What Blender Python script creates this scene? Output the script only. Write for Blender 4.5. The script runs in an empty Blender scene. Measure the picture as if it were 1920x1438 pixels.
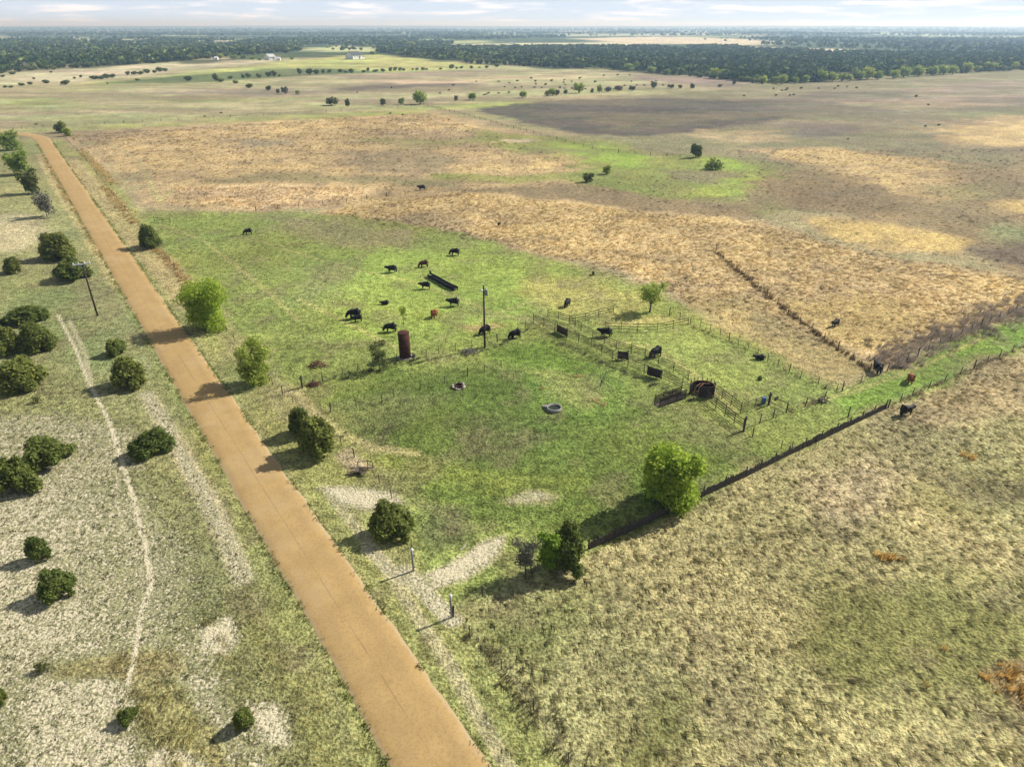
import bpy, bmesh, math, random
import numpy as np
from mathutils import Vector, Matrix

R = math.radians
scene = bpy.context.scene
col = scene.collection

# ------------------------------------------------------------------ camera
CAM_H = 45.0
PITCH = R(27.7)
FOCAL = 1280.0                       # in pixels of the 1920 wide photograph
cam = bpy.data.cameras.new('camera')
cam.sensor_width = 36.0
cam.lens = 36.0 * FOCAL / 1920.0
cam.clip_start = 0.5
cam.clip_end = 60000.0
cam_ob = bpy.data.objects.new('camera', cam)
col.objects.link(cam_ob)
cam_ob.location = (0, 0, CAM_H)
cam_ob.rotation_euler = (math.pi / 2 - PITCH, 0, 0)
scene.camera = cam_ob

# ------------------------------------------------------------------ sky and sun
SUN_EL, SUN_AZ = 39.0, 28.0          # azimuth measured from +x (right) towards +y (away)
world = bpy.data.worlds.new('World')
scene.world = world
world.use_nodes = True
wn, wl = world.node_tree.nodes, world.node_tree.links
wn.clear()
w_out = wn.new('ShaderNodeOutputWorld')
w_bg = wn.new('ShaderNodeBackground')
w_bg.inputs['Strength'].default_value = 0.055
sky = wn.new('ShaderNodeTexSky')
sky.sky_type = 'NISHITA'
sky.sun_disc = False
sky.sun_elevation = R(SUN_EL)
sky.sun_rotation = R(90 - SUN_AZ)
sky.altitude = 300
sky.air_density = 1.0
sky.dust_density = 1.2
sky.ozone_density = 1.5
w_tc = wn.new('ShaderNodeTexCoord')
w_map = wn.new('ShaderNodeMapping')
w_map.inputs['Scale'].default_value = (1.0, 1.0, 11.0)
w_noise = wn.new('ShaderNodeTexNoise')
w_noise.inputs['Scale'].default_value = 11.0
w_noise.inputs['Detail'].default_value = 8.0
w_noise.inputs['Roughness'].default_value = 0.55
w_ramp = wn.new('ShaderNodeValToRGB')
w_ramp.color_ramp.elements[0].position = 0.50
w_ramp.color_ramp.elements[1].position = 0.64
w_mix = wn.new('ShaderNodeMix')
w_mix.data_type = 'RGBA'
w_mix.inputs[7].default_value = (14.6, 14.2, 14.6, 1)
wl.new(w_tc.outputs['Generated'], w_map.inputs['Vector'])
wl.new(w_map.outputs['Vector'], w_noise.inputs['Vector'])
wl.new(w_noise.outputs['Fac'], w_ramp.inputs['Fac'])
wl.new(w_ramp.outputs['Color'], w_mix.inputs[0])
w_sep = wn.new('ShaderNodeSeparateXYZ')
wl.new(w_tc.outputs['Generated'], w_sep.inputs['Vector'])
w_veil = wn.new('ShaderNodeMapRange')          # pale summer veil, thickest at the horizon
w_veil.interpolation_type = 'SMOOTHSTEP'
for i_, v_ in ((1, 0.0), (2, 0.16), (3, 0.95), (4, 0.0)):
    w_veil.inputs[i_].default_value = v_
wl.new(w_sep.outputs['Z'], w_veil.inputs[0])
w_pale = wn.new('ShaderNodeMix')
w_pale.data_type = 'RGBA'
w_pale.inputs[7].default_value = (9.8, 11.4, 13.8, 1)
wl.new(w_veil.outputs[0], w_pale.inputs[0])
wl.new(sky.outputs['Color'], w_pale.inputs[6])
wl.new(w_pale.outputs[2], w_mix.inputs[6])
wl.new(w_mix.outputs[2], w_bg.inputs['Color'])
wl.new(w_bg.outputs['Background'], w_out.inputs['Surface'])

sun = bpy.data.lights.new('sun', 'SUN')
sun.energy = 5.0
sun.angle = R(0.53)
sun.color = (1.0, 0.955, 0.88)
sun_ob = bpy.data.objects.new('sun', sun)
col.objects.link(sun_ob)
sd = Vector((math.cos(R(SUN_EL)) * math.cos(R(SUN_AZ)), math.cos(R(SUN_EL)) * math.sin(R(SUN_AZ)), math.sin(R(SUN_EL))))
sun_ob.rotation_euler = sd.to_track_quat('Z', 'Y').to_euler()
sun_ob.location = (200, 100, 300)

vs = scene.view_settings
vs.view_transform = 'Standard'
vs.look = 'None'
vs.gamma = 1.0
vs.exposure = 0.5
vs.use_curve_mapping = False
scene.cycles.max_bounces = 6
scene.cycles.volume_bounces = 0
scene.cycles.transparent_max_bounces = 8

# ------------------------------------------------------------------ noise and terrain
def vnoise(x, y, seed=0):
    x = np.asarray(x, float); y = np.asarray(y, float)
    xi = np.floor(x).astype(np.int64); yi = np.floor(y).astype(np.int64)
    xf = x - xi; yf = y - yi
    u = xf * xf * (3 - 2 * xf); v = yf * yf * (3 - 2 * yf)
    def hsh(a, b):
        n = (a * 374761393 + b * 668265263 + seed * 1442695041) & 0xffffffff
        n = ((n ^ (n >> 13)) * 1274126177) & 0xffffffff
        return ((n ^ (n >> 16)) & 0xffff) / 65535.0
    a = hsh(xi, yi); b = hsh(xi + 1, yi); c = hsh(xi, yi + 1); d = hsh(xi + 1, yi + 1)
    return (a + (b - a) * u) * (1 - v) + (c + (d - c) * u) * v

def fbm(x, y, octv=4, seed=0):
    s = 0; a = 0.5; t = 0
    for i in range(octv):
        s = s + a * vnoise(x * 2 ** i + 17.3 * i, y * 2 ** i - 9.1 * i, seed + i * 7)
        t += a; a *= 0.5
    return s / t * 2 - 1                # about -1..1

def sstep(a, b, x):
    t = np.clip((x - a) / (b - a), 0, 1)
    return t * t * (3 - 2 * t)

ROAD_P0 = np.array([-4.82, 29.2]); ROAD_D = np.array([-0.5753, 0.8180])
def road_dist(x, y):
    dx = x - ROAD_P0[0]; dy = y - ROAD_P0[1]
    return dx * ROAD_D[1] - dy * ROAD_D[0]      # positive on the right of the road

def terrain(x, y):
    x = np.asarray(x, float); y = np.asarray(y, float)
    d = np.hypot(x, y)
    near = (1 - sstep(250, 600, d)) * sstep(3.5, 14, np.abs(road_dist(x, y)))
    h = 0.32 * fbm(x / 26, y / 26, 3, 3) * near
    h = h + sstep(600, 1600, d) * 3.0 * fbm(x / 420, y / 420, 3, 11)
    h = h + sstep(3000, 7000, d) * (9 * fbm(x / 1900, y / 1900, 3, 23) - 6)
    h = h + sstep(8000, 12500, d) * (26 + 16 * fbm(x / 2600, y / 2600, 3, 31))
    h = h + 5.0 * np.exp(-(((x + 330) / 260) ** 2 + ((y - 1120) / 210) ** 2))
    return h

def ray(px, py):
    v = (719 - py) / FOCAL
    return np.array([(px - 960) / FOCAL, math.cos(PITCH) + v * math.sin(PITCH), -math.sin(PITCH) + v * math.cos(PITCH)])

def at(px, py):
    """a place of the photograph as a point on the ground"""
    d = ray(px, py); z = 0.0
    for i in range(8):
        t = (z - CAM_H) / d[2]
        z = 0.5 * z + 0.5 * float(terrain(d[0] * t, d[1] * t))
    t = (z - CAM_H) / d[2]
    return Vector((d[0] * t, d[1] * t, float(terrain(d[0] * t, d[1] * t))))

def mpp(px, py):
    """metres per photograph pixel for a thing standing there"""
    p = at(px, py)
    return (p.y * math.cos(PITCH) + CAM_H * math.sin(PITCH)) / FOCAL

def dep(px, py):
    p = at(px, py)
    return math.atan2(CAM_H - p.z, math.hypot(p.x, p.y))

def flat(pts):
    return [(at(x, y).x, at(x, y).y) for x, y in pts]

# ------------------------------------------------------------------ land cover
def lin(c):
    c = np.asarray(c, float) / 255.0
    return np.where(c <= 0.04045, c / 12.92, ((c + 0.055) / 1.055) ** 2.4)
ALB = 0.74
PATCHES = []   # (polygon xy, rgb, bare, tuft, soft metres, opacity)
def patch(pts, rgb, bare=0.0, tuft=0.3, soft=2.0, op=1.0):
    PATCHES.append(('poly', np.array(flat(pts)), lin(rgb) * ALB, bare, tuft, soft, op))
def track(pts, rgb, width, bare=0.0, tuft=0.0, soft=0.4, op=1.0):
    PATCHES.append(('line', np.array(flat(pts)), lin(rgb) * ALB, bare, tuft, soft, op, width))

def seg_dist(x, y, P, closed):
    best = np.full(x.shape, 1e9)
    n = len(P)
    for i in range(n if closed else n - 1):
        a = P[i]; b = P[(i + 1) % n]
        ab = b - a; L = max(ab @ ab, 1e-9)
        t = np.clip(((x - a[0]) * ab[0] + (y - a[1]) * ab[1]) / L, 0, 1)
        best = np.minimum(best, np.hypot(x - a[0] - t * ab[0], y - a[1] - t * ab[1]))
    return best

def inside(x, y, P):
    c = np.zeros(x.shape, bool)
    n = len(P); j = n - 1
    for i in range(n):
        xi, yi = P[i]; xj, yj = P[j]
        if yi != yj:
            k = ((yi > y) != (yj > y)) & (x < (xj - xi) * (y - yi) / (yj - yi) + xi)
            c ^= k
        j = i
    return c

# ---- far country
FAR = [(-200, 49.5), (2200, 49.5), (2200, 150), (1920, 132), (1425, 158), (1180, 138), (950, 124), (720, 108), (560, 108), (320, 118), (0, 138), (-300, 150)]
patch(FAR, (76, 94, 56), 0, 0, 40)
for a, c in [([(860, 84), (960, 81), (1200, 80), (1235, 85), (1180, 89), (860, 89)], (205, 203, 162)),
             ([(1060, 73), (1230, 69), (1400, 74), (1480, 80), (1400, 86), (1180, 82)], (214, 200, 165)),
             ([(1400, 88), (1540, 92), (1700, 96), (1690, 101), (1540, 99), (1420, 97)], (210, 200, 168)),
             ([(420, 74), (470, 73), (470, 77), (425, 78)], (228, 222, 205)),
             ([(270, 72), (310, 71), (310, 73), (270, 74)], (210, 205, 190)),
             ([(0, 71), (160, 70), (160, 73), (0, 75)], (200, 195, 175)),
             ([(15, 102), (80, 101), (80, 104), (15, 105)], (205, 200, 165)),
             ([(580, 92), (640, 86), (725, 93), (640, 99), (600, 98)], (190, 195, 140)),
             ([(900, 66), (1200, 64), (1400, 66), (1150, 68), (900, 69)], (185, 190, 165)),
             ([(120, 61), (260, 60), (260, 62), (120, 63)], (205, 205, 195)),
             ([(820, 79), (900, 76), (930, 80), (840, 83)], (175, 185, 125)),
             ([(1500, 62), (1800, 66), (1800, 68), (1500, 64)], (190, 195, 180)),
             ([(600, 70), (760, 66), (780, 68), (620, 73)], (170, 175, 150))]:
    patch(a, c, 0, 0, 14)
_g = random.Random(31)                 # small clearings scattered through the far woods
for _i in range(46):
    _x = _g.uniform(-100, 2000); _y = 58 + 26 * _g.random() ** 1.2; _w = _g.uniform(25, 110); _h = .5 + (_y - 54) * .035 * _g.uniform(.6, 1.4)
    if 880 < _x < 1700 and _y > 70: continue
    patch([(_x - _w, _y + .2), (_x - _w * .3, _y - _h), (_x + _w * .8, _y - _h * .6), (_x + _w, _y + .3), (_x + _w * .2, _y + _h)], _g.choice([(200, 195, 160), (172, 182, 128), (206, 200, 172), (160, 176, 112)]), 0, 0, 8)
for _x, _y, _w in [(1010, 112, 9), (1100, 118, 8), (1120, 104, 10), (1450, 128, 9), (1530, 116, 8), (1800, 112, 14), (1700, 122, 9), (1250, 118, 8), (910, 110, 9), (100, 112, 12), (210, 116, 10), (330, 100, 12), (450, 96, 14), (170, 98, 14)]:
    patch([(_x - _w, _y), (_x, _y - 1.3), (_x + _w, _y), (_x, _y + 1.2)], (176, 178, 128), 0, 0, 6)
# ---- far pastures
patch([(-300, 150), (0, 138), (320, 119), (560, 108), (720, 106), (950, 125), (1180, 136), (1425, 158), (1250, 173), (800, 197), (400, 222), (0, 242), (-300, 255)], (174, 170, 126), 0, .25, 10)
patch([(0, 143), (120, 131), (300, 121), (500, 114), (560, 112), (420, 122), (150, 154), (0, 163)], (206, 198, 160), 0, 0, 8)
patch([(0, 160), (160, 150), (250, 158), (160, 172), (0, 178)], (178, 172, 125), 0, .1, 6)
patch([(150, 157), (330, 142), (480, 120), (600, 108), (700, 103), (850, 118), (920, 123), (850, 133), (560, 141), (420, 152), (200, 159)], (186, 190, 112), 0, .05, 6)
patch([(160, 158), (330, 143), (480, 131), (600, 129), (740, 136), (560, 144), (420, 152), (300, 158)], (108, 124, 78), 0, .05, 5)  # lower hill field, with cloud shade put into its dark green
patch([(300, 172), (460, 165), (640, 169), (640, 176), (480, 180), (300, 178)], (138, 126, 112), 0, .2, 6, .8)  # purplish weed streak, with cloud shade mixed into the colour
patch([(600, 167), (720, 158), (830, 155), (900, 158), (830, 163), (660, 173)], (108, 98, 90), 0, .2, 5, .9)  # darker weed streak, cloud shade painted into its tone as well
patch([(640, 142), (900, 132), (1000, 135), (800, 147), (640, 150)], (158, 144, 116), 0, .2, 6, .8)
patch([(1200, 142), (1330, 146), (1425, 156), (1370, 164), (1180, 154)], (152, 132, 118), 0, .2, 6, .9)
patch([(700, 152), (1000, 140), (1150, 144), (1000, 150), (760, 158)], (205, 182, 138), 0, .2, 5, .8)
patch([(0, 185), (80, 185), (150, 195), (60, 202), (0, 200)], (160, 168, 105), 0, .1, 5, .8)
patch([(250, 185), (420, 180), (560, 186), (420, 196), (260, 195)], (165, 162, 112), 0, .1, 6, .7)
# ---- right hand far pasture
patch([(870, 199), (1100, 186), (1250, 176), (1425, 160), (1920, 133), (2200, 118), (2200, 330), (1920, 330), (1440, 330), (1250, 293), (1060, 250), (950, 225)], (144, 140, 104), 0, .35, 3)
patch([(862, 199), (1050, 189), (1250, 184), (1420, 190), (1500, 205), (1460, 225), (1330, 242), (1220, 256), (1080, 252), (950, 222)], (100, 95, 86), 0, .35, 2.2, 1.0)  # purple grey dead weeds, darkened by cloud shade painted into the cover colour
patch([(1400, 190), (1560, 175), (1920, 160), (2100, 155), (2100, 200), (1700, 215), (1480, 222)], (124, 115, 98), 0, .3, 5, .8)
patch([(1100, 225), (1400, 212), (1400, 225), (1150, 245)], (130, 124, 88), 0, .3, 6, .6)
patch([(1470, 229), (1620, 240), (1600, 254), (1480, 256)], (128, 116, 106), 0, .3, 5, .9)
patch([(1700, 165), (1920, 150), (2100, 150), (1920, 185), (1720, 188)], (162, 148, 122), 0, .3, 8, .8)
patch([(1560, 190), (1700, 186), (1900, 196), (1700, 206)], (188, 172, 128), 0, .3, 6, .8)
patch([(1730, 240), (1920, 218), (2100, 210), (2100, 275), (1800, 278)], (203, 162, 106), 0, .5, 5)
patch([(1280, 250), (1420, 243), (1500, 262), (1380, 272)], (196, 170, 118), 0, .5, 5, .8)
# ---- lane strip
patch([(-100, 247), (300, 232), (560, 216), (800, 200), (950, 190), (960, 198), (800, 208), (640, 226), (300, 238), (110, 246)], (164, 166, 104), 0, .1, 3)
patch([(560, 221), (800, 207), (810, 214), (600, 228)], (158, 182, 86), 0, .1, 2, .8)
patch([(860, 198), (990, 190), (1000, 193), (870, 204)], (176, 182, 104), 0, .1, 2, .8)
# ---- main tan field
patch([(120, 247), (560, 224), (800, 210), (880, 222), (980, 252), (1080, 300), (1100, 352), (860, 352), (640, 384), (480, 394), (300, 392), (230, 332), (160, 280)], (198, 162, 110), 0, .75, 4)
patch([(420, 262), (520, 262), (560, 272), (440, 276)], (152, 142, 118), 0, .3, 3, .8)
patch([(700, 240), (900, 245), (960, 262), (860, 275), (740, 262)], (172, 150, 108), 0, .5, 4, .8)
patch([(640, 290), (800, 278), (900, 300), (760, 330), (660, 320)], (150, 136, 98), 0, .4, 5, .8)
patch([(360, 335), (560, 322), (860, 342), (860, 352), (640, 345), (400, 343)], (140, 138, 92), 0, .3, 3, .8)
patch([(720, 270), (850, 262), (870, 272), (760, 282)], (148, 150, 88), 0, .3, 4, .6)
patch([(880, 240), (1000, 258), (1060, 300), (960, 290), (900, 270)], (148, 160, 86), 0, .3, 3, .9)
patch([(940, 262), (1010, 262), (1010, 268), (950, 268)], (212, 190, 158), 0, .2, 1, .9)
patch([(1000, 290), (1080, 292), (1110, 308), (1040, 322), (990, 312)], (204, 158, 108), 0, .7, 3, .9)
# ---- green basin
patch([(980, 255), (1120, 262), (1250, 295), (1340, 292), (1440, 312), (1470, 350), (1330, 385), (1180, 366), (1090, 345), (1080, 312)], (142, 152, 82), 0, .3, 4)
patch([(1030, 268), (1130, 272), (1240, 300), (1180, 318), (1100, 305)], (148, 176, 72), 0, .1, 3, .8)
track([(840, 330), (960, 338), (1060, 330), (1140, 345), (1250, 352), (1330, 340)], (136, 150, 80), 3.5, 0, .2, 6, .8)
track([(1250, 352), (1400, 395), (1480, 372), (1560, 350)], (140, 142, 84), 3, 0, .2, 6, .7)
track([(700, 262), (840, 268), (930, 256)], (146, 150, 88), 4, 0, .2, 8, .6)
patch([(1290, 355), (1400, 322), (1450, 335), (1400, 365), (1290, 372)], (158, 174, 78), 0, .1, 3, .9)
patch([(1300, 298), (1380, 296), (1400, 318), (1330, 318)], (150, 178, 72), 0, .1, 2, .8)
patch([(1240, 318), (1330, 320), (1400, 328), (1330, 345), (1260, 338)], (138, 128, 98), 0, .5, 3, .8)
patch([(860, 352), (1090, 345), (1260, 372), (1420, 384), (1400, 412), (1200, 398), (1010, 372), (830, 362)], (146, 128, 88), 0, .4, 3)
# ---- right middle
patch([(1440, 318), (1700, 285), (1920, 280), (2150, 280), (2150, 560), (1920, 530), (1840, 460), (1600, 405), (1420, 385), (1400, 360)], (156, 136, 90), 0, .4, 5)
patch([(1400, 282), (1560, 278), (1760, 300), (1870, 362), (1720, 372), (1600, 332), (1500, 305)], (203, 160, 106), 0, .8, 4)
patch([(1600, 268), (1780, 272), (1920, 282), (1920, 318), (1750, 300)], (134, 128, 98), 0, .3, 4, .8)
patch([(1870, 375), (1920, 372), (2100, 375), (2100, 398), (1880, 396)], (204, 150, 92), 0, .4, 2, .9)
patch([(1440, 370), (1560, 345), (1680, 380), (1600, 400), (1500, 398)], (140, 120, 84), 0, .4, 5, .8)
patch([(1700, 350), (1850, 340), (1900, 365), (1780, 380)], (150, 150, 90), 0, .3, 4, .7)
patch([(1850, 425), (1920, 425), (2100, 430), (2100, 470), (1880, 460)], (150, 158, 112), 0, .3, 3, .8)
# ---- rough tan
patch([(320, 352), (500, 344), (690, 354), (660, 380), (480, 394), (340, 368)], (218, 182, 132), 0, 1.0, 2)
patch([(600, 398), (700, 372), (860, 360), (1010, 370), (1200, 397), (1420, 414), (1500, 440), (1600, 468), (1920, 525), (2150, 570), (2150, 590), (1920, 590), (1680, 655), (1640, 690), (1560, 640), (1440, 630), (1300, 570), (1220, 530), (1080, 490), (960, 458), (860, 430), (700, 420)], (206, 166, 110), 0, 1.0, 3)
patch([(1510, 408), (1620, 411), (1830, 452), (1800, 476), (1640, 470), (1540, 440)], (204, 158, 88), 0, .12, 2)
patch([(1470, 560), (1600, 550), (1720, 590), (1700, 632), (1600, 640), (1500, 600)], (192, 156, 88), 0, .25, 3)
patch([(1300, 560), (1420, 560), (1560, 640), (1620, 690), (1560, 725), (1440, 660), (1320, 600)], (182, 160, 92), 0, .4, 3)
patch([(1830, 470), (1900, 455), (2100, 470), (2100, 510), (1880, 500)], (118, 104, 84), 0, .6, 3, .9)
patch([(680, 400), (800, 395), (900, 420), (800, 440), (700, 430)], (148, 138, 98), 0, .6, 4, .6)
# ---- green pasture
patch([(270, 398), (480, 396), (640, 402), (860, 436), (1080, 500), (1220, 540), (1300, 585), (1440, 650), (1570, 735), (1640, 708), (1920, 592), (2150, 500), (2150, 545), (1920, 648), (1662, 767), (1320, 932), (1090, 1042), (850, 1152), (780, 1072), (560, 748), (400, 562), (250, 440)], (142, 155, 80), 0, .3, 2)
patch([(470, 400), (640, 405), (800, 440), (760, 475), (600, 450), (500, 430)], (146, 140, 96), 0, .4, 4, .9)
patch([(560, 520), (640, 500), (700, 540), (620, 575), (560, 560)], (142, 150, 98), 0, .4, 4, .7)
patch([(640, 480), (900, 470), (1050, 520), (1180, 545), (1000, 590), (900, 640), (640, 650)], (146, 168, 76), 0, .2, 4, .8)
patch([(980, 520), (1120, 520), (1240, 560), (1180, 600), (1060, 590), (980, 560)], (174, 166, 92), 0, .3, 3, .8)
patch([(860, 612), (900, 606), (940, 606), (930, 618), (880, 622)], (184, 158, 96), 0, .0, 1.2, .8)
patch([(590, 760), (700, 690), (900, 690), (1050, 640), (1240, 745), (1400, 815), (1480, 845), (1320, 925), (1100, 1010), (960, 1010), (820, 960), (700, 880)], (112, 132, 60), 0, .4, 3)
patch([(900, 660), (1030, 640), (1180, 720), (1120, 780), (980, 700)], (112, 142, 56), 0, .4, 3, .8)
patch([(840, 800), (960, 780), (1020, 830), (940, 870), (860, 850)], (112, 116, 72), 0, .5, 2, .45)
patch([(600, 770), (740, 720), (860, 740), (780, 800), (660, 810)], (126, 134, 84), 0, .5, 2, .6)
patch([(700, 830), (900, 880), (1100, 900), (1000, 930), (800, 920), (690, 870)], (140, 150, 66), 0, .2, 2, .7)
patch([(1000, 690), (1090, 705), (1140, 745), (1100, 765), (1020, 735)], (172, 170, 104), 0, .3, 1.5, .5)
patch([(1120, 640), (1300, 612), (1540, 742), (1400, 780), (1330, 720), (1200, 660)], (148, 160, 82), 0, .2, 2, .9)
patch([(1110, 610), (1240, 590), (1290, 604), (1130, 612)], (180, 172, 98), 0, .2, 1, .8)
patch([(1570, 738), (1640, 708), (1920, 592), (2150, 500), (2150, 545), (1920, 648), (1662, 762), (1560, 780)], (130, 160, 66), 0, .15, 1.5)
patch([(800, 965), (880, 960), (900, 1010), (800, 1050), (780, 1010)], (108, 116, 72), 0, .5, 1.5, .9)
patch([(560, 745), (620, 770), (700, 830), (760, 950), (770, 1060), (660, 960), (560, 830)], (142, 146, 84), 0, .3, 1.5, .9)
# ---- near right rough field
patch([(850, 1158), (1090, 1046), (1320, 935), (1662, 770), (1920, 652), (2200, 530), (2500, 1600), (1060, 1600)], (170, 164, 110), 0, 1.0, .8)
patch([(1480, 1150), (1700, 1085), (1920, 1110), (2100, 1130), (2100, 1290), (1920, 1300), (1700, 1340), (1580, 1310), (1480, 1240)], (128, 130, 76), 0, .3, 3, .95)
patch([(1130, 1480), (1230, 1330), (1330, 1300), (1360, 1380), (1300, 1480)], (120, 122, 70), 0, .3, 3, .9)
patch([(1680, 930), (1920, 870), (2100, 860), (2100, 920), (1920, 950), (1760, 970)], (140, 136, 80), 0, .5, 3, .8)
patch([(860, 1170), (1000, 1110), (1120, 1080), (1060, 1190), (1000, 1300), (960, 1250)], (132, 136, 80), 0, .5, 2, .8)
patch([(1520, 890), (1640, 860), (1700, 900), (1620, 960), (1540, 960)], (186, 172, 128), 0, 1.0, 2, .8)
patch([(1850, 1260), (1920, 1235), (2000, 1230), (2000, 1330), (1930, 1340)], (178, 132, 80), 0, .4, .8, .6)
patch([(1660, 770), (1920, 655), (1960, 640), (1960, 760), (1760, 800)], (184, 160, 104), 0, 1.0, 2, .8)
# ---- left of the road
patch([(-400, 260), (60, 255), (130, 340), (300, 640), (520, 1040), (740, 1440), (850, 1650), (-700, 1650), (-900, 600)], (150, 152, 102), 0, .25, .6)
patch([(-200, 400), (60, 400), (100, 430), (60, 470), (-200, 480)], (188, 178, 138), .25, .2, 3, .8)
patch([(0, 520), (160, 540), (230, 680), (120, 690), (0, 600)], (136, 148, 92), 0, .2, 3, .8)
patch([(-600, 760), (40, 745), (130, 740), (240, 800), (300, 880), (420, 1080), (480, 1180), (560, 1360), (620, 1480), (560, 1650), (-700, 1650)], (150, 150, 104), .52, .2, 2)
patch([(-500, 900), (120, 900), (180, 1000), (180, 1200), (60, 1260), (-400, 1250)], (150, 150, 104), .66, .2, 3)
patch([(200, 900), (300, 860), (400, 1000), (440, 1120), (380, 1180), (330, 1000)], (138, 142, 92), .32, .3, 2, .9)
patch([(380, 1140), (470, 1120), (600, 1400), (560, 1500), (440, 1330)], (136, 138, 90), .2, .5, 1.2, .9)
patch([(380, 1165), (440, 1150), (460, 1190), (430, 1230), (390, 1210)], (150, 150, 104), .85, .1, .8)
patch([(460, 1310), (520, 1320), (560, 1400), (500, 1400)], (150, 150, 104), .85, .1, .8)
patch([(60, 1280), (240, 1270), (250, 1400), (300, 1500), (60, 1500)], (150, 150, 104), .70, .1, 1)
patch([(100, 1250), (240, 1210), (330, 1210), (350, 1260), (250, 1280), (120, 1270)], (160, 150, 96), .15, .6, .8)
patch([(235, 1290), (300, 1265), (390, 1370), (420, 1460), (330, 1440), (260, 1390)], (164, 158, 102), .1, 1, .8)
patch([(260, 1450), (300, 1408), (340, 1415), (380, 1440), (380, 1500), (250, 1500)], (226, 214, 176), 1, 0, .5)
patch([(380, 960), (420, 1000), (520, 1170), (640, 1400), (720, 1480), (620, 1480), (540, 1320), (440, 1110)], (142, 144, 88), .05, .6, 1.0)
patch([(-100, 640), (120, 640), (230, 800), (120, 770), (-100, 790)], (146, 150, 98), .2, .25, 2, .9)
# ---- verges, both sides of the road
track([(900, 1500), (790, 1330), (655, 1130), (540, 955), (425, 775), (300, 575), (205, 425), (130, 310), (95, 262)], (148, 156, 88), 5.0, 0, .35, 1.0, .55)
track([(1100, 1600), (955, 1400), (820, 1200), (690, 1010), (560, 830), (445, 675), (330, 520), (225, 375), (150, 285)], (156, 160, 92), 2.0, .08, .3, 1.0, .7)
track([(960, 1450), (830, 1225), (700, 1030), (620, 930)], (205, 190, 150), .35, .45, 0, .5, .55)
track([(130, 300), (200, 375), (260, 450), (330, 530), (370, 570)], (196, 172, 112), 2.0, 0, .9, 1.5, .6)
track([(75, 290), (120, 370), (175, 450), (230, 540)], (196, 180, 118), 1.2, 0, .6, 1.0, .7)
# ---- tracks and bare soil
for _p in ([(560, 560), (640, 600), (720, 640), (760, 660)], [(1000, 600), (930, 590), (860, 560), (780, 530), (640, 500), (480, 450)], [(1100, 560), (1010, 560), (900, 600)], [(300, 420), (380, 450), (470, 520), (560, 600)], [(1380, 770), (1300, 700), (1220, 650), (1130, 640)], [(1500, 760), (1600, 735), (1720, 690), (1850, 630)]):
    track(_p, (188, 178, 112), .12, 0, 0, .5, .6)
LIME = (222, 208, 170)
track([(108, 590), (140, 650), (165, 715), (205, 790), (230, 870), (255, 950), (270, 1010), (284, 1090), (265, 1150), (255, 1215), (240, 1280)], LIME, .07, 1.0, 0, .26)
track([(130, 600), (160, 665), (170, 720)], LIME, .16, .7, 0, .3, .7)
track([(225, 870), (215, 950), (250, 1040), (270, 1090)], LIME, .12, .6, 0, .3, .5)
track([(275, 740), (310, 800), (345, 860), (385, 930), (420, 1000), (455, 1085)], LIME, .15, .62, 0, 1.3)
track([(560, 738), (590, 775), (640, 812), (700, 838), (780, 850)], (196, 188, 118), .45, .1, 0, .5, .9)
track([(540, 745), (575, 790), (620, 822), (690, 850)], (180, 178, 104), .35, .1, 0, .5, .8)
patch([(605, 918), (660, 920), (735, 928), (748, 942), (690, 962), (640, 950)], LIME, .92, 0, .8)
patch([(630, 855), (660, 838), (700, 880), (660, 890)], (200, 176, 132), .4, .1, .6, .8)
patch([(795, 1082), (850, 1052), (905, 1020), (945, 1010), (935, 1042), (870, 1088), (815, 1105)], LIME, .86, 0, .7)
track([(760, 1070), (790, 1105), (850, 1162)], LIME, .45, .8, 0, .6, .9)
track([(690, 1030), (740, 1075), (800, 1110)], LIME, .3, .6, 0, .6, .7)
patch([(940, 940), (1000, 922), (1052, 930), (1030, 945), (960, 948)], (200, 190, 140), .6, .1, .8, .9)
track([(320, 355), (300, 380), (260, 300), (190, 262)], (180, 178, 110), .5, 0, 0, .8, .6)
track([(165, 262), (205, 310), (240, 360)], (176, 160, 104), .5, 0, .2, .8, .8)

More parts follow.
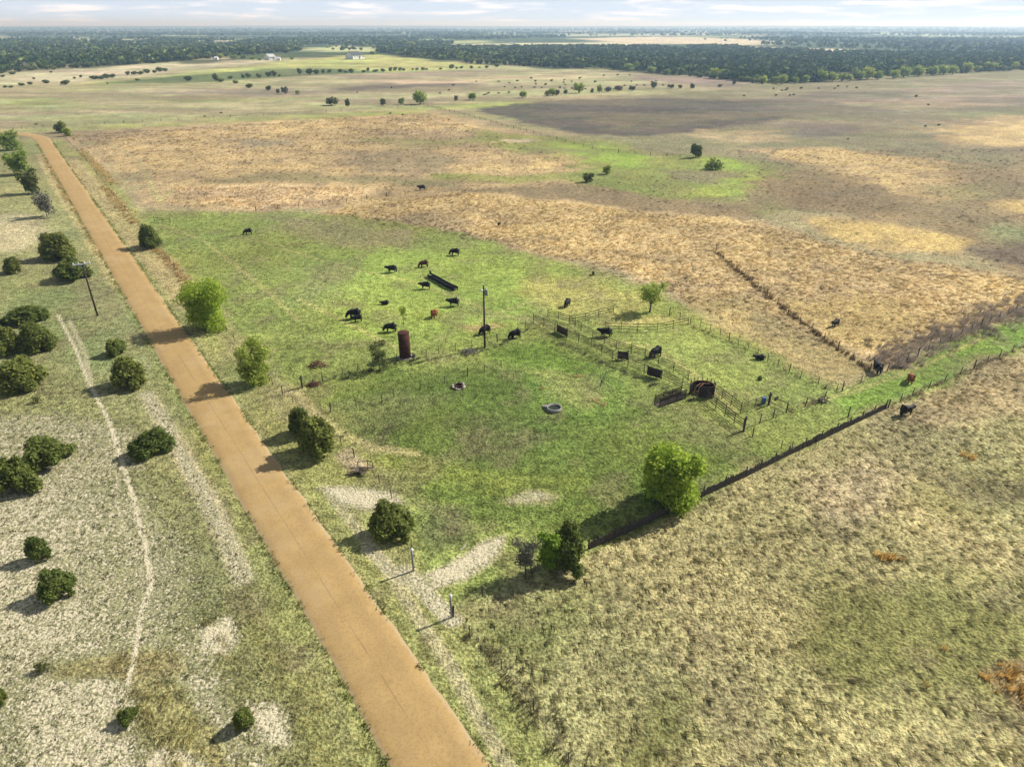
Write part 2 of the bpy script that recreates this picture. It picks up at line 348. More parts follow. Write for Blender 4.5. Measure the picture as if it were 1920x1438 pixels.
def cover(x, y):
    x = np.asarray(x, float); y = np.asarray(y, float)
    d = np.hypot(x, y)
    n = len(x)
    rgb = np.tile(lin((168, 158, 112)) * ALB, (n, 1))
    bare = np.zeros(n); tuft = np.full(n, .3)
    far = sstep(300, 900, d)
    grow = np.clip(1 + (d - 150) / 220, 1, 2.6)
    w1x = fbm(x / 7, y / 7, 4, 41); w1y = fbm(x / 7, y / 7, 4, 42)
    w2x = fbm(x / 45, y / 45, 4, 43); w2y = fbm(x / 45, y / 45, 4, 44)
    for P in PATCHES:
        kind, pol, c, b, tf, soft, op = P[:7]
        m0 = pol.min(0) - soft * 8 - 3; m1 = pol.max(0) + soft * 8 + 3
        k = np.nonzero((x > m0[0]) & (x < m1[0]) & (y > m0[1]) & (y < m1[1]))[0]
        if not len(k):
            continue
        f_ = far[k]; sf = soft * grow[k]; amp = sf * 1.5
        xx = x[k] + amp * (w1x[k] * (1 - f_) + w2x[k] * (f_ + .3) * (soft > 1.5))
        yy = y[k] + amp * (w1y[k] * (1 - f_) + w2y[k] * (f_ + .3) * (soft > 1.5))
        if kind == 'poly':
            s = seg_dist(xx, yy, pol, True) * np.where(inside(xx, yy, pol), 1, -1)
            a = sstep(-1, 1, s / sf) * op
        else:
            wd = P[7]
            xx = x[k] + .35 * wd * w1x[k]; yy = y[k] + .35 * wd * w1y[k]
            a = (1 - sstep(wd, wd + soft, seg_dist(xx, yy, pol, False))) * op
        rgb[k] = rgb[k] * (1 - a)[:, None] + c * a[:, None]
        bare[k] = bare[k] * (1 - a) + b * a
        tuft[k] = tuft[k] * (1 - a) + tf * a
    # drifts of greener, drier and darker growth
    g = fbm(x / 9, y / 9, 4, 51); g2 = fbm(x / 31, y / 31, 4, 52); g3 = fbm(x / 3.1, y / 3.1, 3, 53)
    rgb = rgb * (1 + .22 * g2 + .16 * g + .14 * g3 * (1 - far))[:, None]
    dry = np.clip(.5 * fbm(x / 14, y / 14, 4, 54) + .25 * g, -.5, .5)
    rgb = rgb * np.stack([1 + .22 * dry, 1 + .02 * dry, 1 - .10 * dry], 1)
    streak = fbm(x / 60 + y / 300, y / 22, 4, 58) * sstep(180, 500, d)
    rgb = rgb * (1 + .24 * streak)[:, None]
    mid = sstep(220, 420, d) * (1 - sstep(1300, 2200, d))
    rgb = rgb * (1 + .34 * mid * fbm(x / 17 + y / 90, y / 9, 4, 64))[:, None]
    gy = np.clip(fbm(x / 55, y / 18, 4, 65) * 1.4, -.5, .5) * mid
    rgb = rgb * np.stack([1 - .16 * gy, 1 + .05 * gy, 1 - .12 * gy], 1)
    # thin grey weeds and old growth
    wd_ = np.clip(fbm(x / 5.5, y / 5.5, 4, 61) * 1.5 - .2, 0, .38) * (1 - far) * (bare < .2)
    wd_ = wd_ + np.clip(fbm(x / 70 + y / 400, y / 26, 4, 62) * 1.5 - .1, 0, .6) * sstep(160, 420, d) * (1 - sstep(900, 1500, d))
    rgb = rgb * (1 - wd_)[:, None] + (lin((132, 120, 92)) * ALB) * wd_[:, None]
    rgb[:, 1] = np.maximum(rgb[:, 1], rgb[:, 0] / 1.40)
    lum = rgb @ np.array([.3, .6, .1])
    sat = (.93 - .17 * np.clip((rgb[:, 0] / rgb[:, 1] - .98) / .3, 0, 1))[:, None]
    rgb = (lum[:, None] + (rgb - lum[:, None]) * sat) * np.array([1.0, 1.0, .93])
    return np.clip(rgb, .01, .9), bare, tuft

# ------------------------------------------------------------------ material helpers
def new_mat(name):
    m = bpy.data.materials.new(name)
    m.use_nodes = True
    nt = m.node_tree
    b = nt.nodes['Principled BSDF']
    b.inputs['Specular IOR Level'].default_value = 0.2
    return m, nt, b

def N(nt, t, **kw):
    n = nt.nodes.new(t)
    for k, v in kw.items():
        setattr(n, k, v)
    return n

def math_n(nt, op, a, b=None, c=None):
    n = N(nt, 'ShaderNodeMath', operation=op)
    for i, v in enumerate((a, b, c)):
        if v is None: continue
        if isinstance(v, (int, float)): n.inputs[i].default_value = v
        else: nt.links.new(v, n.inputs[i])
    return n.outputs[0]

def noise_n(nt, vec, scale, detail=4, rough=.55):
    n = N(nt, 'ShaderNodeTexNoise')
    n.inputs['Scale'].default_value = scale
    n.inputs['Detail'].default_value = detail
    n.inputs['Roughness'].default_value = rough
    nt.links.new(vec, n.inputs['Vector'])
    return n.outputs['Fac']

def mix_n(nt, fac, a, b, blend='MIX'):
    n = N(nt, 'ShaderNodeMix', data_type='RGBA', blend_type=blend)
    for i, v in ((0, fac), (6, a), (7, b)):
        if isinstance(v, (int, float)): n.inputs[i].default_value = v
        elif isinstance(v, (tuple, list)): n.inputs[i].default_value = (*v[:3], 1)
        else: nt.links.new(v, n.inputs[i])
    return n.outputs[2]

def ramp_n(nt, fac, p0, p1, c0=0.0, c1=1.0):
    n = N(nt, 'ShaderNodeMapRange', interpolation_type='SMOOTHSTEP')
    for i, v in enumerate((fac, p0, p1, c0, c1)):
        if isinstance(v, (int, float)): n.inputs[i].default_value = v
        else: nt.links.new(v, n.inputs[i])
    return n.outputs[0]

def bump_n(nt, b, height, strength, dist):
    n = N(nt, 'ShaderNodeBump')
    n.inputs['Strength'].default_value = strength
    n.inputs['Distance'].default_value = dist
    nt.links.new(height, n.inputs['Height'])
    nt.links.new(n.outputs['Normal'], b.inputs['Normal'])

def simple_mat(name, rgb, var=.25, scale=3.0, rough=.85, rgb2=None, metal=0.0, bump=0.0):
    m, nt, b = new_mat(name)
    tc = N(nt, 'ShaderNodeTexCoord')
    f = noise_n(nt, tc.outputs['Object'], scale, 5)
    c2 = rgb2 or tuple(v * (1 - 2 * var) for v in rgb)
    c = mix_n(nt, ramp_n(nt, f, .35, .65), rgb, c2)
    nt.links.new(c, b.inputs['Base Color'])
    b.inputs['Roughness'].default_value = rough
    b.inputs['Metallic'].default_value = metal
    if bump:
        bump_n(nt, b, f, bump, .02)
    return m

def ground_material():
    m, nt, b = new_mat('pasture')
    a = N(nt, 'ShaderNodeAttribute', attribute_name='cover')
    ab = N(nt, 'ShaderNodeAttribute', attribute_name='bare')
    geo = N(nt, 'ShaderNodeNewGeometry')
    pos = geo.outputs['Position']
    n1 = noise_n(nt, pos, .9, 4, .62)
    n2 = noise_n(nt, pos, 3.6, 2, .6)
    n3 = noise_n(nt, pos, .17, 2, .6)
    # clumps: value and hue
    v = math_n(nt, 'MULTIPLY', ramp_n(nt, n1, .28, .72, .62, 1.38), ramp_n(nt, n2, .28, .72, .62, 1.38))
    v = math_n(nt, 'MULTIPLY', v, ramp_n(nt, n3, .3, .7, .9, 1.1))
    c = N(nt, 'ShaderNodeVectorMath', operation='SCALE')
    nt.links.new(a.outputs['Color'], c.inputs[0]); nt.links.new(v, c.inputs['Scale'])
    hue = ramp_n(nt, noise_n(nt, pos, 1.7, 2, .65), .35, .68)
    c2 = mix_n(nt, math_n(nt, 'MULTIPLY', hue, .55), c.outputs[0], mix_n(nt, 1.0, c.outputs[0], (1.16, 1.02, .98), 'MULTIPLY'))
    # pale limestone soil between small plants
    pl = math_n(nt, 'MULTIPLY_ADD', noise_n(nt, pos, 3.9, 3, .6), .72, math_n(nt, 'MULTIPLY', n1, .36))
    thr = math_n(nt, 'MULTIPLY_ADD', ab.outputs['Fac'], .36, .315)
    soil = ramp_n(nt, math_n(nt, 'SUBTRACT', thr, pl), -.055, .06)
    soil = math_n(nt, 'MULTIPLY', soil, ramp_n(nt, ab.outputs['Fac'], .03, .12))
    lime = mix_n(nt, n2, (.56, .505, .34), (.44, .385, .25))
    plant = mix_n(nt, ramp_n(nt, n1, .35, .7), (.155, .155, .08), (.27, .255, .135))
    c2 = mix_n(nt, ramp_n(nt, ab.outputs['Fac'], .2, .7), c2, plant)
    c2 = mix_n(nt, soil, c2, lime)
    nt.links.new(c2, b.inputs['Base Color'])
    b.inputs['Roughness'].default_value = .95
    b.inputs['Specular IOR Level'].default_value = .08
    hgt = math_n(nt, 'ADD', math_n(nt, 'MULTIPLY', n1, 1.0), math_n(nt, 'MULTIPLY', n2, .45))
    bump_n(nt, b, hgt, .75, .42)
    return m

# ------------------------------------------------------------------ mesh helpers
def mesh_from(name, V, F, smooth=False):
    me = bpy.data.meshes.new(name)
    V = np.asarray(V, np.float32); F = np.asarray(F, np.int32)
    me.vertices.add(len(V)); me.vertices.foreach_set('co', V.ravel())
    k = F.shape[1]
    me.loops.add(F.size); me.loops.foreach_set('vertex_index', F.ravel())
    me.polygons.add(len(F))
    me.polygons.foreach_set('loop_start', np.arange(0, F.size, k, dtype=np.int32))
    if smooth:
        me.polygons.foreach_set('use_smooth', np.ones(len(F), bool))
    me.update(calc_edges=True)
    return me

def add_attr(me, name, data):
    data = np.asarray(data, np.float32)
    if data.ndim == 2:
        if data.shape[1] == 3: data = np.concatenate([data, np.ones((len(data), 1), np.float32)], 1)
        a = me.attributes.new(name, 'FLOAT_COLOR', 'POINT'); a.data.foreach_set('color', data.ravel())
    else:
        a = me.attributes.new(name, 'FLOAT', 'POINT'); a.data.foreach_set('value', data)

def obj(name, me, mat=None, parent=None, loc=None):
    o = bpy.data.objects.new(name, me)
    col.objects.link(o)
    if mat is not None and me is not None and not me.materials:
        me.materials.append(mat)
    if parent is not None: o.parent = parent
    if loc is not None: o.location = loc
    return o

def tag(o, label=None, cat=None, group=None, kind=None):
    if label: o['label'] = label
    if cat: o['category'] = cat
    if group: o['group'] = group
    if kind: o['kind'] = kind
    return o

def empty(name, loc, label, cat, group=None, rz=0):
    o = obj(name, None)
    o.empty_display_size = .3
    o.location = loc; o.rotation_euler = (0, 0, rz)
    return tag(o, label, cat, group)

class MB:
    """collects boxes, bars and lathes into one mesh"""
    def __init__(s): s.V = []; s.F = []
    def add(s, V, F):
        o = len(s.V); s.V += [tuple(v) for v in V]; s.F += [tuple(i + o for i in f) for f in F]; return s
    def box(s, c, h, rot=None):
        V = [Vector((x * h[0], y * h[1], z * h[2])) for x in (-1, 1) for y in (-1, 1) for z in (-1, 1)]
        if rot is not None: V = [rot @ v for v in V]
        V = [v + Vector(c) for v in V]
        return s.add(V, [(0, 1, 3, 2), (4, 6, 7, 5), (0, 4, 5, 1), (2, 3, 7, 6), (0, 2, 6, 4), (1, 5, 7, 3)])
    def tube(s, pts, rads, n=6, cap=True):
        pts = [Vector(p) for p in pts]
        if not hasattr(rads, '__len__'): rads = [rads] * len(pts)
        V = []; F = []
        for i, p in enumerate(pts):
            d = (pts[min(i + 1, len(pts) - 1)] - pts[max(i - 1, 0)]).normalized()
            a = d.orthogonal().normalized() if i == 0 else (a - d * a.dot(d)).normalized()
            b = d.cross(a)
            for k in range(n):
                t = 2 * math.pi * k / n
                V.append(p + (a * math.cos(t) + b * math.sin(t)) * rads[i])
        for i in range(len(pts) - 1):
            for k in range(n):
                F.append((i * n + k, i * n + (k + 1) % n, (i + 1) * n + (k + 1) % n, (i + 1) * n + k))
        if cap:
            F.append(tuple(range(n))[::-1]); F.append(tuple((len(pts) - 1) * n + k for k in range(n)))
        return s.add(V, F)
    def lathe(s, prof, n=24, c=(0, 0, 0)):
        V = []; F = []
        for r, z in prof:
            for k in range(n):
                t = 2 * math.pi * k / n
                V.append((c[0] + r * math.cos(t), c[1] + r * math.sin(t), c[2] + z))
        for i in range(len(prof) - 1):
            for k in range(n):
                F.append((i * n + k, i * n + (k + 1) % n, (i + 1) * n + (k + 1) % n, (i + 1) * n + k))
        F.append(tuple(range(n))[::-1]); F.append(tuple((len(prof) - 1) * n + k for k in range(n)))
        return s.add(V, F)
    def mesh(s, name, smooth=False):
        me = bpy.data.meshes.new(name)
        me.from_pydata(s.V, [], s.F)
        if smooth:
            me.polygons.foreach_set('use_smooth', np.ones(len(me.polygons), bool))
        me.update()
        return me
    def build(s, name, mat, parent=None, smooth=False):
        return obj(name, s.mesh(name, smooth), mat, parent)

# ------------------------------------------------------------------ ground
def build_ground():
    ys = [18.0]
    while ys[-1] < 21000:
        y = ys[-1]
        ys.append(y + max(.26, .30 * (y / 40) ** 1.22))
    ys = np.array([-3000, -600, -120, -20, 8] + ys)
    u = np.concatenate([[-9, -4, -2.4, -1.7], np.linspace(-1.32, 1.32, 640), [1.7, 2.4, 4, 9]])
    hw = 17 + .665 * np.maximum(ys, 10)
    X = (u[None, :] * hw[:, None]); Y = np.repeat(ys[:, None], len(u), 1)
    x = X.ravel(); y = Y.ravel()
    z = terrain(x, y)
    nr, nc = X.shape
    idx = np.arange(nr * nc).reshape(nr, nc)
    F = np.stack([idx[:-1, :-1], idx[:-1, 1:], idx[1:, 1:], idx[1:, :-1]], -1).reshape(-1, 4)
    me = mesh_from('ground', np.stack([x, y, z], 1), F, True)
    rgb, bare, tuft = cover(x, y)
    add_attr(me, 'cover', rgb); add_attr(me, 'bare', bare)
    return tag(obj('ground', me, ground_material()), kind='structure')
ground = build_ground()

# ------------------------------------------------------------------ road
def build_road():
    m, nt, b = new_mat('chip_seal')
    ac = N(nt, 'ShaderNodeAttribute', attribute_name='across')
    geo = N(nt, 'ShaderNodeNewGeometry'); pos = geo.outputs['Position']
    n1 = noise_n(nt, pos, .35, 5, .6); n2 = noise_n(nt, pos, 5.5, 4, .75); n3 = noise_n(nt, pos, 2.2, 5, .6)
    c = mix_n(nt, ramp_n(nt, n1, .3, .7), (.40, .272, .108), (.34, .228, .09))
    c = mix_n(nt, math_n(nt, 'MULTIPLY', ramp_n(nt, n2, .42, .68), .55), c, (.21, .14, .065))
    c = mix_n(nt, math_n(nt, 'MULTIPLY', ramp_n(nt, n3, .5, .75), .22), c, (.48, .32, .17))
    # seam along the middle
    wob = math_n(nt, 'MULTIPLY_ADD', noise_n(nt, pos, .12, 3), .05, -.075)
    dd = math_n(nt, 'ABSOLUTE', math_n(nt, 'SUBTRACT', ac.outputs['Fac'], wob))
    seam = math_n(nt, 'MULTIPLY', ramp_n(nt, dd, .006, .03, 1, 0), ramp_n(nt, noise_n(nt, pos, .22, 4, .65), .36, .62, .05, .6))
    c = mix_n(nt, seam, c, (.16, .105, .065))
    aa = math_n(nt, 'ABSOLUTE', math_n(nt, 'SUBTRACT', math_n(nt, 'ABSOLUTE', ac.outputs['Fac']), .5))
    lane = math_n(nt, 'MULTIPLY', ramp_n(nt, aa, .06, .24, 1, 0), ramp_n(nt, noise_n(nt, pos, .09, 3, .6), .3, .7, .05, .32))
    c = mix_n(nt, lane, c, (.27, .185, .09))
    patchy = ramp_n(nt, noise_n(nt, pos, .055, 4, .7), .52, .60, 0, .22)
    c = mix_n(nt, patchy, c, (.44, .33, .18))
    edge = ramp_n(nt, math_n(nt, 'ADD', math_n(nt, 'ABSOLUTE', ac.outputs['Fac']), math_n(nt, 'MULTIPLY', n3, .12)), .93, 1.06)
    c = mix_n(nt, math_n(nt, 'MULTIPLY', edge, .5), c, (.40, .32, .20))
    nt.links.new(c, b.inputs['Base Color'])
    b.inputs['Roughness'].default_value = .9
    bump_n(nt, b, n2, .25, .02)
    pts = []
    for t in np.arange(-60, 352, .5):
        pts.append(ROAD_P0 + ROAD_D * t)
    end = pts[-1]; ang = math.atan2(ROAD_D[1], ROAD_D[0])
    p = end.copy()
    for i in range(26):
        ang += R(2.3)
        p = p + np.array([math.cos(ang), math.sin(ang)]) * 2.6
        pts.append(p.copy())
    for i in range(40):
        p = p + np.array([math.cos(ang), math.sin(ang)]) * 3
        pts.append(p.copy())
    pts = np.array(pts)
    dirs = np.gradient(pts, axis=0); dirs /= np.linalg.norm(dirs, axis=1)[:, None]
    nor = np.stack([dirs[:, 1], -dirs[:, 0]], 1)
    us = [-1.06, -1, -.6, -.2, .2, .6, 1, 1.06]; zz = [-.06, .035, .065, .08, .08, .065, .035, -.06]
    V = []; A = []
    for i, q in enumerate(pts):
        wl_ = 2.70 + .16 * float(fbm(np.array(i / 9.), np.array(3.), 3, 5)) + .16 * float(vnoise(np.array(i * .37), np.array(1.), 8))
        wr_ = 2.70 + .16 * float(fbm(np.array(i / 9.), np.array(9.), 3, 6)) + .16 * float(vnoise(np.array(i * .37), np.array(5.), 8))
        for u, z in zip(us, zz):
            w = wl_ if u < 0 else wr_
            x, y = q + nor[i] * u * w
            V.append((x, y, z + (float(terrain(x, y)) if i > 760 else 0))); A.append(u)
    n = len(us); F = []
    for i in range(len(pts) - 1):
        for k in range(n - 1):
            F.append((i * n + k, i * n + k + 1, (i + 1) * n + k + 1, (i + 1) * n + k))
    me = mesh_from('road', V, F, True)
    add_attr(me, 'across', np.array(A))
    return tag(obj('road', me, m), kind='structure')
build_road()

# ------------------------------------------------------------------ materials
M = {}
M['rust'] = simple_mat('rusted_steel', (.075, .028, .016), .3, 1.2, .95, (.05, .02, .013))
M['dark_rust'] = simple_mat('dark_rusted_pipe', (.075, .052, .04), .3, 3, .8, (.04, .03, .026))
M['orange_rust'] = simple_mat('orange_painted_pipe', (.30, .16, .075), .2, 3, .8)
M['dark_steel'] = simple_mat('dark_steel_sheet', (.030, .024, .022), .3, 2, .75, (.05, .032, .026))
M['old_wood'] = simple_mat('weathered_wood', (.12, .10, .08), .25, 4, .95, (.06, .05, .042))
M['dark_wood'] = simple_mat('dark_cedar', (.045, .038, .032), .25, 5, .95, (.085, .072, .06))
M['pole_wood'] = simple_mat('creosoted_pole', (.060, .045, .036), .2, 2, .9)
M['white_paint'] = simple_mat('white_paint', (.72, .72, .70), .08, 3, .6)
M['galv'] = simple_mat('galvanised_steel', (.25, .25, .25), .15, 3, .7)
M['wire'] = simple_mat('fence_wire', (.13, .12, .11), .2, 2, .7)
M['black_rubber'] = simple_mat('black_rubber', (.016, .016, .017), .2, 3, .8)
M['grey_rubber'] = simple_mat('dusty_belting', (.12, .12, .115), .2, 3, .9)
M['concrete'] = simple_mat('old_concrete', (.30, .285, .25), .2, 4, .95, (.18, .17, .15))
M['blue_plastic'] = simple_mat('blue_plastic', (.07, .24, .48), .1, 2, .5)
M['water'] = simple_mat('dark_water', (.03, .04, .03), .1, 2, .1)
M['white_wall'] = simple_mat('white_siding', (.74, .74, .72), .06, .5, .7)
M['dark_roof'] = simple_mat('dark_metal_roof', (.085, .095, .105), .1, .4, .6)
M['grey_roof'] = simple_mat('pale_metal_roof', (.50, .50, .49), .1, .4, .5)
M['window'] = simple_mat('window_glass', (.03, .04, .05), .1, .4, .2)
M['cow_black'] = simple_mat('black_hide', (.011, .010, .010), .25, 3, .65)
M['cow_red'] = simple_mat('red_brown_hide', (.085, .026, .014), .25, 3, .7)
M['cow_orange'] = simple_mat('orange_red_hide', (.26, .085, .026), .2, 3, .7)
M['cow_dark'] = simple_mat('dark_brown_hide', (.030, .018, .014), .25, 3, .7)
M['bark'] = simple_mat('bark', (.11, .09, .072), .25, 5, .95)
M['grey_twig'] = simple_mat('grey_twigs', (.20, .18, .165), .25, 4, .95)
M['red_brush'] = simple_mat('red_brown_dead_brush', (.15, .062, .045), .25, 4, .95)
M['rock'] = simple_mat('pale_limestone', (.42, .38, .31), .15, 3, .95)
M['red_plastic'] = simple_mat('orange_red_marker', (.5, .12, .05), .1, 2, .6)

def leaf_mat(name, c0, c1, trans=.25):
    m, nt, b = new_mat(name)
    geo = N(nt, 'ShaderNodeNewGeometry')
    oi = N(nt, 'ShaderNodeObjectInfo')
    c = mix_n(nt, geo.outputs['Random Per Island'], c0, c1)
    k = N(nt, 'ShaderNodeHueSaturation')
    nt.links.new(ramp_n(nt, oi.outputs['Random'], 0, 1, .485, .512), k.inputs['Hue'])
    nt.links.new(ramp_n(nt, oi.outputs['Random'], 1, 0, .85, 1.15), k.inputs['Value'])
    nt.links.new(c, k.inputs['Color'])
    nt.links.new(k.outputs['Color'], b.inputs['Base Color'])
    b.inputs['Roughness'].default_value = .75
    b.inputs['Specular IOR Level'].default_value = .15
    tr = N(nt, 'ShaderNodeBsdfTranslucent')
    nt.links.new(k.outputs['Color'], tr.inputs['Color'])
    mx = N(nt, 'ShaderNodeMixShader')
    mx.inputs[0].default_value = trans
    nt.links.new(b.outputs[0], mx.inputs[1]); nt.links.new(tr.outputs[0], mx.inputs[2])
    out = [n for n in nt.nodes if n.type == 'OUTPUT_MATERIAL'][0]
    nt.links.new(mx.outputs[0], out.inputs['Surface'])
    return m
L = {
    'juniper': leaf_mat('juniper_foliage', (.085, .112, .022), (.225, .265, .062), .42),
    'spring': leaf_mat('spring_leaves', (.20, .31, .030), (.38, .50, .075), .6),
    'mesquite': leaf_mat('feathery_green_leaves', (.19, .26, .05), (.36, .45, .10), .6),
    'dull': leaf_mat('dull_green_leaves', (.07, .09, .026), (.15, .18, .055), .3),
    'far_green': leaf_mat('roadside_tree_leaves', (.19, .25, .04), (.38, .46, .09), .55),
    'olive': leaf_mat('olive_leaves', (.07, .08, .025), (.15, .16, .05), .25),
    'grey': leaf_mat('grey_twiggy_growth', (.10, .10, .07), (.20, .19, .145), .1),
}

def vc_mat(name, trans=.42):
    m, nt, b = new_mat(name)
    a = N(nt, 'ShaderNodeAttribute', attribute_name='tint')
    geo = N(nt, 'ShaderNodeNewGeometry')
    c = N(nt, 'ShaderNodeVectorMath', operation='SCALE')
    nt.links.new(a.outputs['Color'], c.inputs[0])
    nt.links.new(ramp_n(nt, geo.outputs['Random Per Island'], 0, 1, .72, 1.28), c.inputs['Scale'])
    nt.links.new(c.outputs[0], b.inputs['Base Color'])
    b.inputs['Roughness'].default_value = .9
    b.inputs['Specular IOR Level'].default_value = .1
    tr = N(nt, 'ShaderNodeBsdfTranslucent'); nt.links.new(c.outputs[0], tr.inputs['Color'])
    mx = N(nt, 'ShaderNodeMixShader'); mx.inputs[0].default_value = trans
    nt.links.new(b.outputs[0], mx.inputs[1]); nt.links.new(tr.outputs[0], mx.inputs[2])
    out = [n for n in nt.nodes if n.type == 'OUTPUT_MATERIAL'][0]
    nt.links.new(mx.outputs[0], out.inputs['Surface'])
    return m
M['grass'] = vc_mat('grass_blades')
M['woods'] = vc_mat('woodland_leaves', .1)

# ------------------------------------------------------------------ grass tufts (nobody could count them)
rng = np.random.default_rng(7)
WIND = np.array([.62, -.55])
def tufts(name, x, y, h, r, rgb, blades, label, lean=.5, bw=1.0):
    n = len(x)
    z = terrain(x, y) - .02
    ang = rng.uniform(0, 2 * np.pi, (n, blades))
    rad = r[:, None] * np.sqrt(rng.uniform(0, 1, (n, blades))) * .75
    bx = x[:, None] + np.cos(ang) * rad; by = y[:, None] + np.sin(ang) * rad
    bh = h[:, None] * rng.uniform(.55, 1.15, (n, blades))
    out = r[:, None] * rng.uniform(.2, .9, (n, blades))
    tx = bx + np.cos(ang) * out * .7 + WIND[0] * bh * lean; ty = by + np.sin(ang) * out * .7 + WIND[1] * bh * lean
    wd = r[:, None] * bw * rng.uniform(.14, .30, (n, blades)); wa = rng.uniform(0, np.pi, (n, blades))
    zz = np.repeat(z[:, None], blades, 1)
    V = np.stack([np.stack([bx - np.cos(wa) * wd, by - np.sin(wa) * wd, zz], -1),
                  np.stack([bx + np.cos(wa) * wd, by + np.sin(wa) * wd, zz], -1),
                  np.stack([tx, ty, zz + bh], -1)], 2).reshape(-1, 3)
    F = np.arange(len(V)).reshape(-1, 3)
    me = mesh_from(name, V, F)
    add_attr(me, 'tint', np.repeat(np.clip(rgb, .005, .9), blades * 3, 0))
    return tag(obj(name, me, M['grass']), label, 'grass', kind='stuff')

def scatter(poly_px, dens, seed, use_tuft=True):
    g = np.random.default_rng(seed)
    P = np.array(flat(poly_px))
    lo = P.min(0); hi = P.max(0)
    n = int((hi[0] - lo[0]) * (hi[1] - lo[1]) * dens)
    x = g.uniform(lo[0], hi[0], n); y = g.uniform(lo[1], hi[1], n)
    k = inside(x, y, P) & (np.abs(road_dist(x, y)) > 2.62 + .35 * g.uniform(0, 1, n))
    x = x[k]; y = y[k]
    rgb, bare, tuft = cover(x, y)
    clump = fbm(x / 5, y / 5, 3, 71) * .5 + fbm(x / 1.6, y / 1.6, 2, 72) * .4
    if use_tuft:
        k = (tuft * (1 + clump) > g.uniform(0, 1.15, len(x))) & (bare < .5)
        x, y, rgb, tuft, bare = x[k], y[k], rgb[k], tuft[k], bare[k]
    return x, y, rgb, bare, tuft

def vary(rgb, g, k=.3, tan=.35):
    n = len(rgb)
    s = g.uniform(1 - k, 1 + k, n)[:, None]
    straw = np.array([.46, .38, .235])
    t = (g.uniform(0, 1, n) ** 2 * tan)[:, None]
    return (rgb * (1 - t) + straw * t) * s

